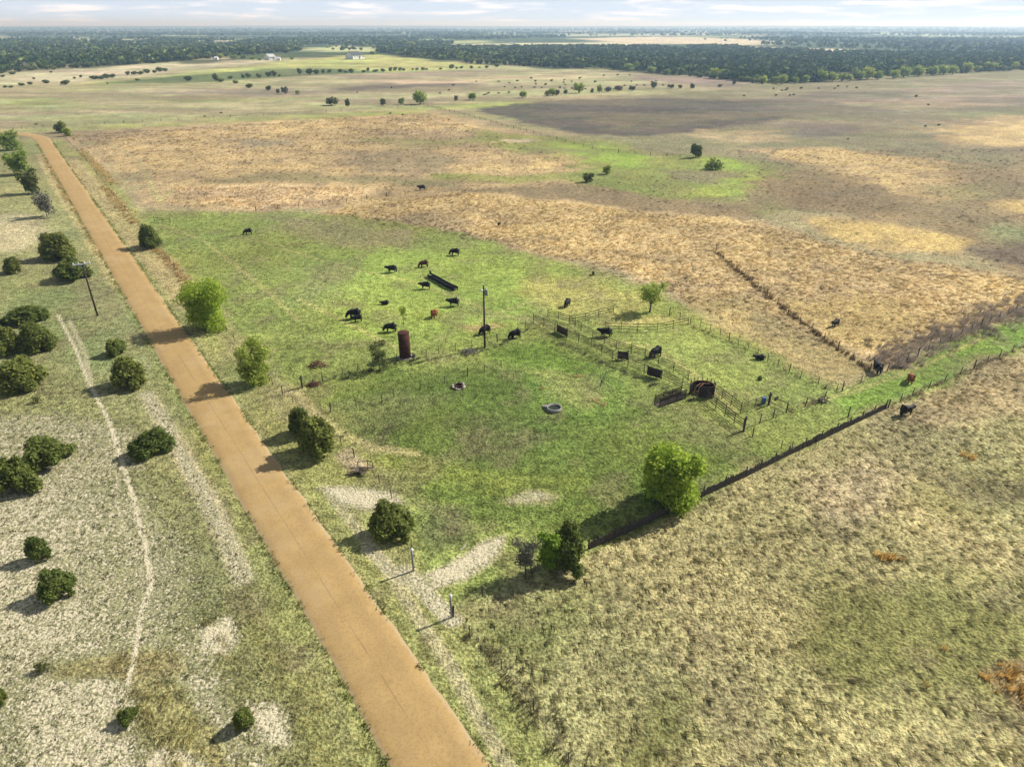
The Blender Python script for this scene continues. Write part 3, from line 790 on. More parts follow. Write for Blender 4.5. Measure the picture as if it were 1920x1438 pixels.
def build_grass():
    g = np.random.default_rng(5)
    # near rough field on the right
    x, y, rgb, b, t = scatter([(850, 1158), (1090, 1046), (1320, 935), (1662, 772), (1960, 640), (2250, 760), (2250, 1560), (1000, 1560)], 3.4, 11)
    s = .40 + 1.0 * g.uniform(0, 1, len(x)) ** 3
    tufts('dry_grass', x, y, .37 * s, .22 * s, vary(rgb * 1.3, g, .24, .6), 11, 'dry tan bunch grass covering the rough field at lower right', 2.0, .95)
    # tan bunch grass of the middle distance
    X = [scatter([(600, 398), (860, 360), (1200, 395), (1500, 438), (1920, 522), (2100, 560), (2000, 600), (1680, 655), (1440, 640), (1220, 535), (960, 462), (700, 420)], 1.5, 12),
         scatter([(320, 350), (690, 352), (660, 382), (480, 396), (330, 370)], 1.2, 13),
         scatter([(130, 255), (800, 212), (1080, 300), (1090, 352), (640, 386), (300, 392), (230, 332)], .32, 14),
         scatter([(1400, 280), (1920, 280), (2000, 540), (1500, 440), (1200, 392), (1100, 350)], .32, 15)]
    x, y, rgb, b, t = [np.concatenate(c) for c in zip(*X)]
    s = .6 + .8 * g.uniform(0, 1, len(x)) ** 2
    s = s * (1 + .5 * sstep(200, 350, y))
    tufts('bunch_grass', x, y, .44 * s, .46 * s, vary(rgb * 1.32, g, .36, .5), 7, 'pale tan bunch grass in the middle pasture', 1.9)
    # short green growth
    x, y, rgb, b, t = scatter([(270, 400), (640, 402), (1080, 500), (1300, 585), (1570, 735), (1920, 600), (1920, 645), (1662, 765), (1320, 930), (1090, 1040), (850, 1150), (780, 1070), (560, 750), (400, 562), (250, 440)], 3.0, 16)
    s = .5 + .8 * g.uniform(0, 1, len(x)) ** 2
    tufts('green_grass', x, y, .22 * s, .30 * s, vary(rgb * 1.3, g, .35, .2), 6, 'short green grass of the grazed pasture', .6)
    # verges and left side
    x, y, rgb, b, t = scatter([(-100, 260), (90, 255), (400, 560), (780, 1075), (1120, 1560), (-400, 1560), (-250, 700)], 2.6, 17)
    s = .5 + .8 * g.uniform(0, 1, len(x)) ** 2
    tufts('verge_grass', x, y, .20 * s, .28 * s, vary(rgb * 1.3, g, .35, .4), 7, 'mixed green and straw grass of the road verges', .6)
    # small plants between the pale limestone
    x, y, rgb, b, t = scatter([(-400, 700), (120, 720), (300, 760), (640, 1400), (640, 1560), (-600, 1560)], 4.2, 18, False)
    k = (b > .15) & (g.uniform(0, 1, len(x)) > .2 + .7 * (b > .9))
    x, y = x[k], y[k]; s = .5 + .9 * g.uniform(0, 1, len(x)) ** 2
    base = np.array([.115, .12, .055]) * g.uniform(.7, 1.4, (len(x), 1)) * np.array([1, 1, 1])
    tufts('low_plants', x, y, .17 * s, .21 * s, base * 1.25, 8, 'small grey green plants dotted over the pale limestone soil', .3)
    # taller weeds along fences
    def row(pts, w, dens, seed):
        q = np.random.default_rng(seed)
        P = np.array(flat(pts)); ox = []; oy = []
        for a, b_ in zip(P[:-1], P[1:]):
            Ln = np.linalg.norm(b_ - a); n = max(1, int(Ln * w * dens))
            t = q.uniform(0, 1, n); nrm = np.array([-(b_ - a)[1], (b_ - a)[0]]) / Ln
            o = q.normal(0, w * .45, n)
            ox.append(a[0] + (b_ - a)[0] * t + nrm[0] * o); oy.append(a[1] + (b_ - a)[1] * t + nrm[1] * o)
        return np.concatenate(ox), np.concatenate(oy)
    def weeds(name, rows, rgb, h, r, blades, label, lean=.5, seed=3, bw=.55):
        q = np.random.default_rng(seed)
        xs, ys = [np.concatenate(c) for c in zip(*rows)]
        k = np.abs(road_dist(xs, ys)) > 3.0
        xs, ys = xs[k], ys[k]
        s = q.uniform(.5, 1.2, len(xs))
        t0 = lin(rgb) * ALB; t0[1] = max(t0[1], t0[0] / 1.62); t0 = (t0.mean() * .12 + t0 * .88) * 1.3
        tint = t0 * q.uniform(.65, 1.3, (len(xs), 1))
        tufts(name, xs, ys, h * s, r * s, tint, blades * 2, label, lean * 1.4, bw)
    q = np.random.default_rng(19); n = 5200
    t = q.uniform(-25, 340, n); sd = q.choice((-1, 1), n) * (2.72 + np.abs(q.normal(0, .35, n)) - .12)
    ex = ROAD_P0[0] + ROAD_D[0] * t + ROAD_D[1] * sd; ey = ROAD_P0[1] + ROAD_D[1] * t - ROAD_D[0] * sd
    k = fbm(t / 3.5, sd * 0 + np.sign(sd) * 9, 3, 91) > -.25
    ex, ey = ex[k], ey[k]; s = q.uniform(.4, 1.3, len(ex))
    tufts('edge_grass', ex, ey, .24 * s, .22 * s, lin((150, 158, 88)) * ALB * q.uniform(.7, 1.5, (len(ex), 1)), 8, 'ragged grass creeping over the edges of the road', .8)
    weeds('tall_straw', [row([(290, 465), (330, 505), (365, 548)], 1.2, 3, 1), row([(195, 350), (255, 420)], 1.6, 2, 2),
                         row([(150, 280), (215, 350)], 2.2, 1.5, 3),
                         row([(85, 300), (130, 380), (175, 450), (195, 490)], .9, 2, 5)],
          (206, 178, 118), .8, .4, 9, 'tall straw coloured weeds along the roadside fence', .5)
    weeds('straw_clumps', [row([(245, 1295), (300, 1340), (350, 1400), (380, 1470)], 2.3, 3.4, 6), row([(130, 1262), (240, 1235), (330, 1225)], 1.0, 2.4, 7),
                           row([(375, 1140), (410, 1210), (445, 1290), (470, 1340)], .6, 3, 8), row([(470, 1150), (520, 1250), (600, 1400)], 1.0, 2, 9)],
          (196, 188, 126), .5, .42, 12, 'tangled straw grass clumps on the limestone slope at lower left', 1.2, bw=.3)
    weeds('grey_weeds', [row([(870, 1185), (930, 1240), (990, 1310), (1060, 1420), (1120, 1500)], 1.5, 3.5, 10)],
          (140, 134, 96), .42, .36, 9, 'grey brown weeds grown up along the roadside fence', .3)
    weeds('grey_brush', [row([(1660, 668), (1720, 650), (1800, 622), (1880, 592), (1960, 560)], 4.5, 1.8, 11), row([(1640, 668), (1680, 690), (1700, 672)], 2.6, 2.4, 12)],
          (150, 136, 118), 1.05, .65, 14, 'grey dry brush piled along the upper edge of the green lane', .3, bw=.25)
    weeds('fence_row_weeds', [row([(1342, 474), (1420, 540), (1500, 602), (1570, 655), (1628, 694)], .7, 4.5, 13)],
          (112, 94, 62), .75, .4, 8, 'dark weeds grown along the straight fence through the tan field', .2)
    weeds('lane_weeds', [row([(1664, 766), (1740, 728), (1820, 695), (1920, 650), (2000, 615)], .6, 3.5, 14), row([(1480, 772), (1540, 750)], .8, 3, 15),
                         row([(1300, 612), (1350, 632), (1420, 668), (1500, 710), (1563, 733)], .4, 3, 16)],
          (150, 136, 100), .6, .35, 8, 'faded weeds along the fences of the green lane', .2)
    weeds('orange_clumps', [row([(1865, 1250), (1900, 1280), (1935, 1320)], 1.7, 4, 17), row([(1640, 1042), (1690, 1052)], .45, 8, 18), row([(1725, 1285), (1745, 1290)], .3, 8, 19), row([(1800, 850), (1850, 870)], .4, 5, 20), row([(1760, 1218), (1772, 1222)], .3, 8, 21)],
          (196, 138, 74), .75, .38, 13, 'orange brown bluestem clumps standing above the rough field', .3)
    weeds('enclosure_weeds', [row([(575, 722), (640, 705), (720, 690), (790, 672)], .8, 4, 22), row([(600, 790), (660, 830), (740, 800)], 1.2, 1.5, 23), row([(855, 660), (920, 655), (1000, 612)], .6, 4, 24),
                              row([(1040, 640), (1110, 672), (1200, 712), (1300, 755)], .8, 4, 25)],
          (112, 112, 84), .45, .32, 8, 'grey green weeds along the fences of the small enclosure', .2)
    weeds('dry_clumps', [row([(1015, 728), (1030, 732)], .5, 6, 26), row([(1075, 708), (1090, 704)], .6, 6, 27), row([(1115, 750), (1135, 762)], .6, 5, 28)],
          (206, 178, 118), .55, .4, 10, 'pale dry grass clumps on the green slope near the round trough', .2)
build_grass()

# ------------------------------------------------------------------ trees and bushes
def leaf_quads(c, nrm, size, g, aspect=1.6, flatness=.5):
    """one rhombus per leaf spray at c, roughly facing nrm"""
    n = len(c)
    d = nrm + g.normal(0, flatness, (n, 3)); d /= np.linalg.norm(d, axis=1)[:, None]
    a = np.cross(d, g.normal(0, 1, (n, 3))); a /= np.linalg.norm(a, axis=1)[:, None] + 1e-9
    b = np.cross(d, a)
    s = size * g.uniform(.6, 1.35, n)[:, None]
    V = np.stack([c - a * s * .5 * aspect, c - b * s * .5, c + a * s * .5 * aspect, c + b * s * .5], 1)
    return V

def crown_mesh(name, lobes, n, size, seed, aspect=1.6, shell=.5, flatness=.6, up=0.0):
    g = np.random.default_rng(seed)
    lobes = np.array(lobes, float)                      # cx cy cz rx ry rz
    w = (lobes[:, 3] * lobes[:, 4] * lobes[:, 5]) ** (2 / 3); w /= w.sum()
    k = g.choice(len(lobes), n, p=w)
    d = g.normal(0, 1, (n, 3)); d /= np.linalg.norm(d, axis=1)[:, None]
    r = shell + (1 - shell) * g.uniform(0, 1, n) ** .7
    r = r * (1 + .10 * g.normal(0, 1, n))
    p = lobes[k, :3] + d * lobes[k, 3:] * r[:, None]
    keep = p[:, 2] > .05
    p, d = p[keep], d[keep]
    nn = d + np.array([0, 0, up])
    V = leaf_quads(p, nn, size, g, aspect, flatness).reshape(-1, 3)
    return mesh_from(name, V, np.arange(len(V)).reshape(-1, 4))

def random_lobes(g, h, w, n, base=.15, top=.75, lob=.38):
    out = []
    for i in range(n):
        t = (i + .5) / n
        z = h * (base + (top - base) * t)
        prof = math.sin(math.pi * min(.98, .18 + .72 * (1 - abs(t - .4) * 1.1)))
        a = i * 2.4 + g.uniform(-.5, .5); rr = w * .5 * prof * g.uniform(.35, .72)
        s = w * .5 * lob * g.uniform(.8, 1.35)
        out.append((math.cos(a) * rr, math.sin(a) * rr, z, s, s, s * g.uniform(.8, 1.2)))
    return out

def limbs(h, w, lobes, tr, seed, frac=.35):
    g = random.Random(seed)
    mb = MB()
    fork = Vector((g.uniform(-.1, .1), g.uniform(-.1, .1), h * frac))
    mb.tube([(0, 0, -.3), (0, 0, .1), fork * .6 + Vector((g.uniform(-.05, .05), 0, 0)), fork], [tr * 1.25, tr * 1.1, tr * .9, tr * .75], 7)
    for l in lobes:
        e = Vector(l[:3]); m_ = fork.lerp(e, .5) + Vector((g.uniform(-.2, .2), g.uniform(-.2, .2), h * .05))
        mb.tube([fork * .95, m_, e], [tr * .5, tr * .3, tr * .1], 5)
    return mb

def juniper_proto(seed):
    g = np.random.default_rng(seed)
    lobes = [(g.uniform(-.04, .04), g.uniform(-.04, .04), .38, .32, .32, .33)]
    nl = int(g.integers(13, 19))
    for i in range(nl):
        a = i * 2.4 + g.uniform(-.6, .6); t = i / nl
        z = .16 + .56 * t ** 1.1 + g.uniform(-.07, .07); rr = (.37 - .25 * t) * g.uniform(.65, 1.15)
        s = g.uniform(.09, .19)
        lobes.append((math.cos(a) * rr, math.sin(a) * rr, z, s, s, s * g.uniform(1.0, 1.9)))
    me = crown_mesh('juniper_crown', lobes, 7500, .040, seed + 5, 2.3, .45, .8, .25)
    tr = limbs(.8, .9, lobes[1:8], .035, seed, .22).mesh('juniper_trunk')
    return me, tr
JUN = [juniper_proto(s) for s in (21, 34, 57, 63, 78, 85, 92)]

def plant(px, py, top, w, name, label, cat, crown_me, trunk_me, lmat, tmat='bark', group=None, rz=None, unit=True, seed=0, hfac=1.0, center=.36):
    """put a bush or tree where its silhouette bottom is (px,py), its top at row `top`, w pixels wide"""
    s = mpp(px, py); de = dep(px, py)
    W = w * s
    c = at(px, py - center * w * math.sin(de))
    Hh = max(.35 * W, ((py - top) * s - .42 * W * math.sin(de)) / math.cos(de)) * hfac
    g = random.Random(int(px * 7 + py * 13 + seed))
    root = empty(name, c, label, cat, group, rz if rz is not None else g.uniform(0, 6.28))
    root.scale = (W * g.uniform(.95, 1.15), W * g.uniform(.8, 1.1), Hh / .88)
    t = obj('trunk', trunk_me, M[tmat], root)
    k = obj('crown', crown_me, L[lmat], root)
    return root, W, Hh

JL = [
    ((50, 613, 571, 82), 'round dark juniper, uppermost of the clump at the left edge above the limestone slope'),
    ((24, 668, 606, 62), 'dark juniper cut by the left edge, in the clump beside the trail'),
    ((74, 664, 608, 76), 'dark spreading juniper at the right end of the left edge clump'),
    ((44, 742, 672, 100), 'big dark juniper at the left edge, just below the clump of three'),
    ((220, 670, 634, 48), 'small dark juniper by the red marker left of the road'),
    ((245, 733, 670, 70), 'upright juniper left of the road, below the one with the red marker'),
    ((291, 863, 803, 86), 'dark juniper left of the road beside the bare pale strip'),
    ((92, 888, 815, 100), 'dark wide juniper on the limestone slope, right one of the lower left pair'),
    ((36, 932, 848, 92), 'dark juniper touching the left edge, left one of the lower left pair'),
    ((27, 515, 483, 40), 'small round juniper alone at the left edge beside the far pair'),
    ((110, 492, 438, 80), 'broad juniper behind the leaning utility pole, upper one of two'),
    ((138, 530, 483, 74), 'dark juniper directly behind the leaning utility pole, lower one of two'),
    ((76, 1056, 1004, 46), 'small pointed juniper on bare limestone, upper one of two'),
    ((108, 1131, 1070, 70), 'small leaning juniper on bare limestone, lower one of two'),
    ((7, 1322, 1283, 26), 'tiny juniper at the left edge near the lower left corner'),
    ((240, 1360, 1325, 38), 'tiny juniper in the straw grass at lower left'),
    ((459, 1374, 1330, 48), 'tiny round juniper on pale soil near the bottom edge left of the road'),
    ((283, 468, 424, 57), 'dark juniper on the right verge where the road recedes'),
    ((598, 866, 775, 92), 'large dark juniper right of the road by the curved track, front of the pair'),
    ((566, 824, 762, 56), 'smaller dark juniper right of the road by the curved track, rear of the pair'),
    ((731, 1022, 948, 90), 'round dark juniper right of the road beside the gate'),
    ((1062, 1085, 986, 74), 'tall dark cedar on the fence line, next to the bright green vine'),
]
for i, (a, lab) in enumerate(JL):
    me, tr = JUN[i % len(JUN)]
    plant(*a, 'juniper', lab, 'juniper', me, tr, 'juniper', group='junipers beside the road')

def unique_tree(a, name, label, lmat, n, size, nl, seed, tr=.16, base=.3, top=.85, lob=.42, shell=.35, tmat='bark', cat='tree', group=None, hf=1.0, frac=.35):
    px, py, tp, w = a
    s = mpp(px, py); de = dep(px, py); W = w * s
    Hh = max(.5 * W, ((py - tp) * s - .36 * W * math.sin(de)) / math.cos(de)) * hf
    g = np.random.default_rng(seed)
    lobes = random_lobes(g, Hh, W * .92, nl, base, top, lob)
    cm = crown_mesh(name + '_crown', lobes, n, size, seed, 1.5, shell, .8, .25)
    tm = limbs(Hh, W, lobes, tr, seed, frac).mesh(name + '_trunk')
    c = at(px, py - .3 * w * math.sin(de))
    root = empty(name, c, label, cat, group)
    obj('trunk', tm, M[tmat], root); obj('crown', cm, L[lmat], root)
    return root

unique_tree((1256, 972, 836, 126), 'leafy_tree', 'big bright green leafy tree on the picket fence line', 'spring', 15000, .26, 16, 101, .22, .16, .84, .44)
unique_tree((388, 628, 522, 96), 'roadside_tree', 'bright green tree on the right verge casting its shadow across the road', 'spring', 9500, .25, 17, 102, .14, .14, .84, .42)
unique_tree((478, 730, 634, 88), 'roadside_tree', 'half bare green tree, nearer of the two shading the road from the right verge', 'mesquite', 6000, .24, 17, 103, .14, .12, .86, .40, .2)
unique_tree((1218, 592, 528, 64), 'mesquite', 'thin pale green mesquite at the far corner of the corral', 'mesquite', 2600, .20, 14, 104, .16, .40, .88, .36, .05, frac=.25)
unique_tree((1030, 1086, 992, 58), 'vine_shrub', 'bright green vine shrub leaning on the dark cedar', 'spring', 4200, .19, 11, 105, .06, .2, .8, .45, .2, cat='shrub')
unique_tree((985, 1092, 1008, 70), 'bare_shrub', 'grey half bare shrub left of the dark cedar on the fence line', 'grey', 2600, .11, 10, 106, .07, .25, .85, .42, .1, 'grey_twig', 'shrub')
unique_tree((712, 700, 632, 52), 'sparse_bush', 'sparse green bush beside the rusty tank', 'dull', 1300, .17, 9, 107, .06, .15, .85, .4, .1, 'bark', 'bush')
unique_tree((757, 610, 572, 24), 'sapling', 'thin green sapling behind the rusty tank', 'mesquite', 420, .16, 6, 108, .05, .45, .9, .4, .1)
unique_tree((22, 283, 246, 44), 'verge_tree', 'bright green tree at the far left verge, farthest of the row', 'far_green', 1500, .55, 9, 109, .15, .15, .85, .42)
unique_tree((38, 330, 282, 50), 'verge_tree', 'green tree in the left verge row, second from the far end', 'far_green', 1700, .5, 9, 110, .15, .15, .85, .42)
unique_tree((62, 366, 314, 46), 'verge_tree', 'dark green tree in the left verge row, third from the far end', 'dull', 1700, .45, 9, 111, .15, .15, .85, .42)
unique_tree((89, 410, 358, 46), 'verge_tree', 'grey green half bare tree, nearest of the left verge row', 'grey', 1500, .30, 10, 112, .12, .25, .85, .42, .15, 'grey_twig')
unique_tree((115, 250, 231, 26), 'cedar_tree', 'small black green cedar beside the bend of the road', 'juniper', 900, .55, 7, 113, .12, .15, .8, .5)
unique_tree((127, 256, 240, 18), 'bend_shrub', 'small green shrub beside the black cedar at the bend', 'far_green', 500, .45, 6, 114, .08, .15, .8, .5, cat='shrub')
unique_tree((1304, 297, 270, 26), 'lone_tree', 'lone dark green tree in the green basin', 'dull', 1300, .42, 8, 115, .2, .25, .85, .45)
unique_tree((1335, 320, 305, 36), 'basin_bush', 'low dark bush right of the lone tree in the green basin', 'juniper', 800, .4, 7, 116, .06, .15, .7, .5, cat='bush')
unique_tree((1137, 328, 309, 20), 'basin_shrub', 'bright green shrub in the green basin, right of its darker neighbour', 'far_green', 500, .4, 6, 117, .06, .15, .8, .5, cat='shrub')
unique_tree((1102, 343, 325, 22), 'basin_shrub', 'darker green shrub at the left end of the green basin', 'dull', 500, .4, 6, 118, .06, .15, .8, .5, cat='shrub')
unique_tree((1455, 750, 744, 10), 'weed_plant', 'small weed beside the blue drum in the corral', 'grey', 160, .12, 4, 119, .03, .2, .8, .5, cat='weed')
unique_tree((1424, 714, 706, 14), 'weed_plant', 'small dark weed out in the corral grass', 'dull', 200, .14, 4, 120, .03, .2, .8, .5, cat='weed')
unique_tree((70, 758, 742, 22), 'weed_plant', 'small green weed on the limestone slope under the big left juniper', 'olive', 320, .10, 5, 121, .03, .2, .8, .5, cat='weed')
unique_tree((80, 1265, 1240, 34), 'weed_plant', 'yellow green shrub in the straw grass band at lower left', 'olive', 500, .09, 5, 122, .03, .2, .8, .5, cat='shrub')

# leafless tree on the slope
def bare_tree():
    c = at(1126, 724)
    root = empty('bare_tree', c, 'small leafless tree on the green slope above the round trough', 'tree')
    g = random.Random(4)
    mb = MB(); mb.tube([(0, 0, -.2), (.05, 0, .5), (.12, 0, 1.0)], [.09, .075, .06], 6); mb.build('trunk', M['grey_twig'], root)
    mb = MB()
    for i in range(7):
        a = g.uniform(0, 6.28); b0 = Vector((.05 + .07 * i / 7, 0, .4 + .6 * i / 7))
        e = b0 + Vector((math.cos(a) * g.uniform(.5, 1.0), math.sin(a) * g.uniform(.5, 1.0), g.uniform(.8, 1.9)))
        m_ = b0.lerp(e, .5) + Vector((0, 0, -.1))
        mb.tube([b0, m_, e], [.04, .028, .01], 5)
        for k in range(3):
            q = m_.lerp(e, g.uniform(.1, .8)); e2 = q + Vector((g.uniform(-.4, .4), g.uniform(-.4, .4), g.uniform(.2, .6)))
            mb.tube([q, e2], [.016, .006], 4)
    mb.build('branches', M['grey_twig'], root)
bare_tree()

def brush_pile(px, py, w, label, seed, mat='red_brush'):
    s = mpp(px, py); W = w * s
    g = random.Random(seed); mb = MB()
    for i in range(90):
        a = g.uniform(0, 3.14); x = g.gauss(0, W * .2); y = g.gauss(0, W * .13)
        ln = W * g.uniform(.12, .3); z = max(.05, .55 * W * .4 * math.exp(-(x * x + y * y) / (W * W * .08)) * g.uniform(.2, 1.1))
        d = Vector((math.cos(a) * ln, math.sin(a) * ln, g.uniform(-.12, .2)))
        p = Vector((x, y, z))
        mb.tube([p - d * .5, p + d * .1 + Vector((0, 0, .05)), p + d * .5], [.035, .03, .012], 4)
    o = mb.build('brush_pile', M[mat])
    o.location = at(px, py); tag(o, label, 'brush pile')
brush_pile(596, 686, 42, 'low mound of reddish brown dead brush left of the rusty tank', 1)
brush_pile(588, 722, 30, 'small reddish brown brush heap beside the enclosure corner post', 2)
brush_pile(880, 662, 44, 'grey heap of dead sticks left of the utility pole foot', 3, 'grey_twig')

# ------------------------------------------------------------------ far trees
def far_proto(seed, kind):
    g = np.random.default_rng(seed)
    if kind == 'juniper':
        lobes = [(0, 0, .42, .34, .34, .38)] + [(math.cos(i * 1.3) * .28, math.sin(i * 1.3) * .28, .3 + .08 * g.uniform(0, 4), .2, .2, .25) for i in range(7)]
        cm = crown_mesh('far_juniper_crown', lobes, 420, .16, seed, 1.5, .6, .7, .2)
    else:
        lobes = [(math.cos(i * 2.4) * .27 * g.uniform(.5, 1.2), math.sin(i * 2.4) * .27 * g.uniform(.5, 1.2), .3 + .06 * i, .24, .24, .22) for i in range(9)]
        cm = crown_mesh('far_tree_crown', lobes, 420, .13, seed, 1.4, .5, .8, .3)
    tm = limbs(.9, .9, lobes[1:5], .04, seed, .25).mesh('far_trunk')
    return cm, tm
FJ = [far_proto(s, 'juniper') for s in (201, 202, 203)]
FD = [far_proto(s, 'tree') for s in (211, 212, 213)]

def far_plant(px, py, h, w, name, label, cat, lib, lmat, group):
    g = random.Random(int(px * 31 + py * 17))
    s = mpp(px, py)
    root = empty(name, at(px, py), label, cat, group, g.uniform(0, 6.28))
    sh = .72 if name == 'cedar_shrub' else .92 if name == 'cedar' else 1.0
    root.scale = (w * s * sh, w * s * sh, h * s * 1.05 * sh)
    cm, tm = lib[g.randrange(len(lib))]
    key = cm.name + lmat
    if key not in FAR_CACHE:
        c2 = cm.copy(); c2.materials.clear(); c2.materials.append(L[lmat]); FAR_CACHE[key] = c2
    obj('trunk', tm, M['bark'], root); obj('crown', FAR_CACHE[key], None, root)
FAR_CACHE = {}
ORD = ['first', 'second', 'third', 'fourth', 'fifth', 'sixth', 'seventh', 'eighth', 'ninth', 'tenth', 'eleventh', 'twelfth', 'thirteenth', 'fourteenth', 'fifteenth', 'sixteenth', 'seventeenth', 'eighteenth', 'nineteenth', 'twentieth',
       'twenty-first', 'twenty-second', 'twenty-third', 'twenty-fourth', 'twenty-fifth', 'twenty-sixth', 'twenty-seventh', 'twenty-eighth', 'twenty-ninth', 'thirtieth', 'thirty-first', 'thirty-second', 'thirty-third']
def by_x(lst): return [(ORD[i], *t) for i, t in enumerate(sorted(lst))]
# bright row along the edge of the woods on the right
for o_, px, py, h, w in by_x([(1430, 158, 14, 18), (1455, 157, 12, 15), (1466, 158, 16, 20), (1490, 157, 11, 14), (1510, 156, 13, 16), (1540, 154, 20, 24), (1560, 154, 17, 20), (1578, 153, 14, 18),
                     (1592, 153, 12, 15), (1612, 151, 17, 20), (1626, 150, 22, 24), (1645, 150, 15, 18), (1675, 148, 15, 20), (1694, 146, 19, 24), (1722, 144, 19, 22), (1748, 142, 16, 22),
                     (1768, 141, 17, 22), (1786, 140, 15, 18), (1812, 137, 17, 22), (1832, 136, 12, 16), (1856, 134, 16, 26), (1876, 132, 8, 12), (1902, 130, 12, 14), (1920, 129, 11, 16),
                     (1338, 148, 18, 20), (1358, 149, 17, 22), (1380, 151, 12, 18), (1400, 154, 9, 14), (1178, 134, 13, 24), (1222, 138, 11, 20), (1276, 141, 12, 16), (1250, 140, 9, 14)]):
    far_plant(px, py, h, w, 'spring_tree', 'yellow green tree, ' + o_ + ' from the left along the near edge of the dark woods', 'tree', FD, 'far_green', 'yellow green trees edging the woods')
# trees of the hedge row behind the lane
for o_, px, py, h, w, k in by_x([(652, 201, 14, 10, 'dull'), (718, 199, 13, 12, 'dull'), (752, 197, 12, 14, 'far_green'), (788, 196, 23, 28, 'far_green'), (855, 191, 11, 8, 'grey'), (886, 188, 12, 18, 'far_green'), (980, 184, 12, 16, 'far_green'),
                        (1026, 181, 10, 10, 'juniper'), (1036, 180, 13, 16, 'far_green'), (1044, 180, 10, 12, 'olive'), (1086, 175, 18, 22, 'far_green'), (1060, 177, 8, 8, 'olive'), (1110, 175, 7, 8, 'juniper'), (1124, 174, 13, 12, 'far_green'),
                        (1140, 173, 9, 14, 'grey'), (1160, 171, 9, 18, 'grey'), (1186, 170, 8, 14, 'olive'), (1226, 166, 12, 14, 'dull'), (1258, 166, 7, 14, 'olive'), (1298, 167, 9, 10, 'olive'), (1376, 160, 10, 8, 'dull'), (1350, 164, 5, 10, 'olive'), (1275, 166, 6, 9, 'olive'),
                        (622, 198, 14, 26, 'olive'), (558, 178, 8, 10, 'far_green'), (535, 177, 13, 14, 'grey'), (522, 176, 8, 8, 'dull')]):
    far_plant(px, py, h, w, 'hedge_tree', 'small tree, ' + o_ + ' from the left in the broken row beyond the far lane', 'tree', FD, k, 'trees in the broken row beyond the lane')
# dark cedars below the green hill and on the far left pasture
CED = [(354, 152, 11, 16), (405, 152, 16, 12), (414, 154, 9, 14), (432, 148, 6, 10), (456, 147, 9, 8), (466, 146, 10, 12), (486, 146, 9, 12), (504, 144, 10, 14), (514, 143, 12, 12), (524, 144, 5, 6), (442, 157, 7, 12), (468, 165, 9, 16), (504, 170, 10, 12),
                     (562, 140, 14, 10), (580, 140, 13, 14), (594, 140, 11, 12), (606, 138, 9, 8), (618, 137, 8, 9), (638, 136, 7, 10), (648, 137, 5, 10), (659, 137, 9, 12), (682, 136, 5, 9), (690, 135, 9, 7), (704, 135, 5, 14), (718, 135, 7, 10), (732, 134, 8, 9), (741, 133, 8, 9), (750, 133, 7, 8), (757, 133, 5, 8),
                     (774, 132, 4, 6), (782, 132, 5, 8), (793, 132, 6, 9), (800, 132, 4, 6), (826, 131, 4, 7), (847, 129, 9, 12), (856, 130, 5, 6), (865, 129, 5, 8), (884, 129, 6, 8), (899, 128, 3, 6), (913, 128, 5, 8), (932, 126, 8, 12),
                     (123, 159, 10, 18), (87, 157, 8, 14), (57, 159, 6, 11), (41, 161, 6, 13), (21, 165, 5, 9), (10, 165, 5, 9), (24, 140, 6, 14), (6, 145, 5, 9), (4, 138, 4, 9), (64, 149, 4, 6), (152, 146, 6, 6), (140, 148, 4, 6), (96, 137, 4, 6),
                     (178, 149, 8, 18), (190, 149, 7, 14), (200, 147, 9, 16), (211, 146, 8, 14), (240, 141, 8, 10), (252, 140, 7, 14), (264, 140, 7, 14), (276, 138, 9, 14), (300, 135, 10, 14), (310, 134, 7, 12), (258, 152, 5, 9), (202, 158, 3, 5), (290, 137, 6, 10)]
for lo_, hi_, txt in ((-9, 165, 'on the pale pasture at far left'), (165, 345, 'along the fold left of the green hill'), (345, 545, 'on the dark foot of the green hill'), (545, 2000, 'in the hedge below the white barn')):
    for o_, px, py, h, w in by_x([t for t in CED if lo_ <= t[0] < hi_]):
        far_plant(px, py, h, w, 'cedar', 'small dark cedar, ' + o_ + ' from the left ' + txt, 'cedar', FJ, 'juniper', 'dark cedars around the far green hill')
g = random.Random(12)
spots = [(966, 166), (978, 165), (946, 164), (935, 176), (954, 175), (916, 176), (912, 178), (908, 179), (889, 177), (842, 170), (825, 176), (734, 166), (1002, 165), (1016, 166), (1034, 153), (1072, 154), (1058, 151), (1057, 156), (1086, 149), (1088, 147), (1132, 143), (1158, 142), (1180, 142), (1116, 155), (1050, 166), (1058, 167), (1073, 167), (1060, 160), (1005, 159), (1004, 154),
         (1111, 168), (1098, 168), (1164, 165), (1171, 162), (1194, 161), (1208, 161), (1226, 158), (1243, 161), (1230, 153), (1184, 154), (996, 148), (970, 153), (935, 154), (955, 157), (850, 161), (893, 154), (1140, 168), (1150, 169), (1180, 168), (1023, 160),
         (670, 175), (732, 214), (755, 217), (384, 219), (415, 213), (68, 234), (1450, 168), (1466, 171), (1473, 170), (1455, 180), (1481, 180), (1535, 167), (1571, 163), (1565, 167), (1588, 164), (1606, 166), (1395, 181), (1718, 182), (1740, 198), (1488, 179), (1476, 168), (1590, 262), (1735, 238), (1404, 426), (1760, 236), (1502, 167)]
for px, py in spots:
    far_plant(px, py, g.uniform(3.0, 5.5), g.uniform(4.5, 8.5), 'cedar_shrub', 'tiny dark cedar shrub dotted over the far pastures', 'shrub', FJ, 'juniper', 'cedar shrubs dotted over the far pastures')

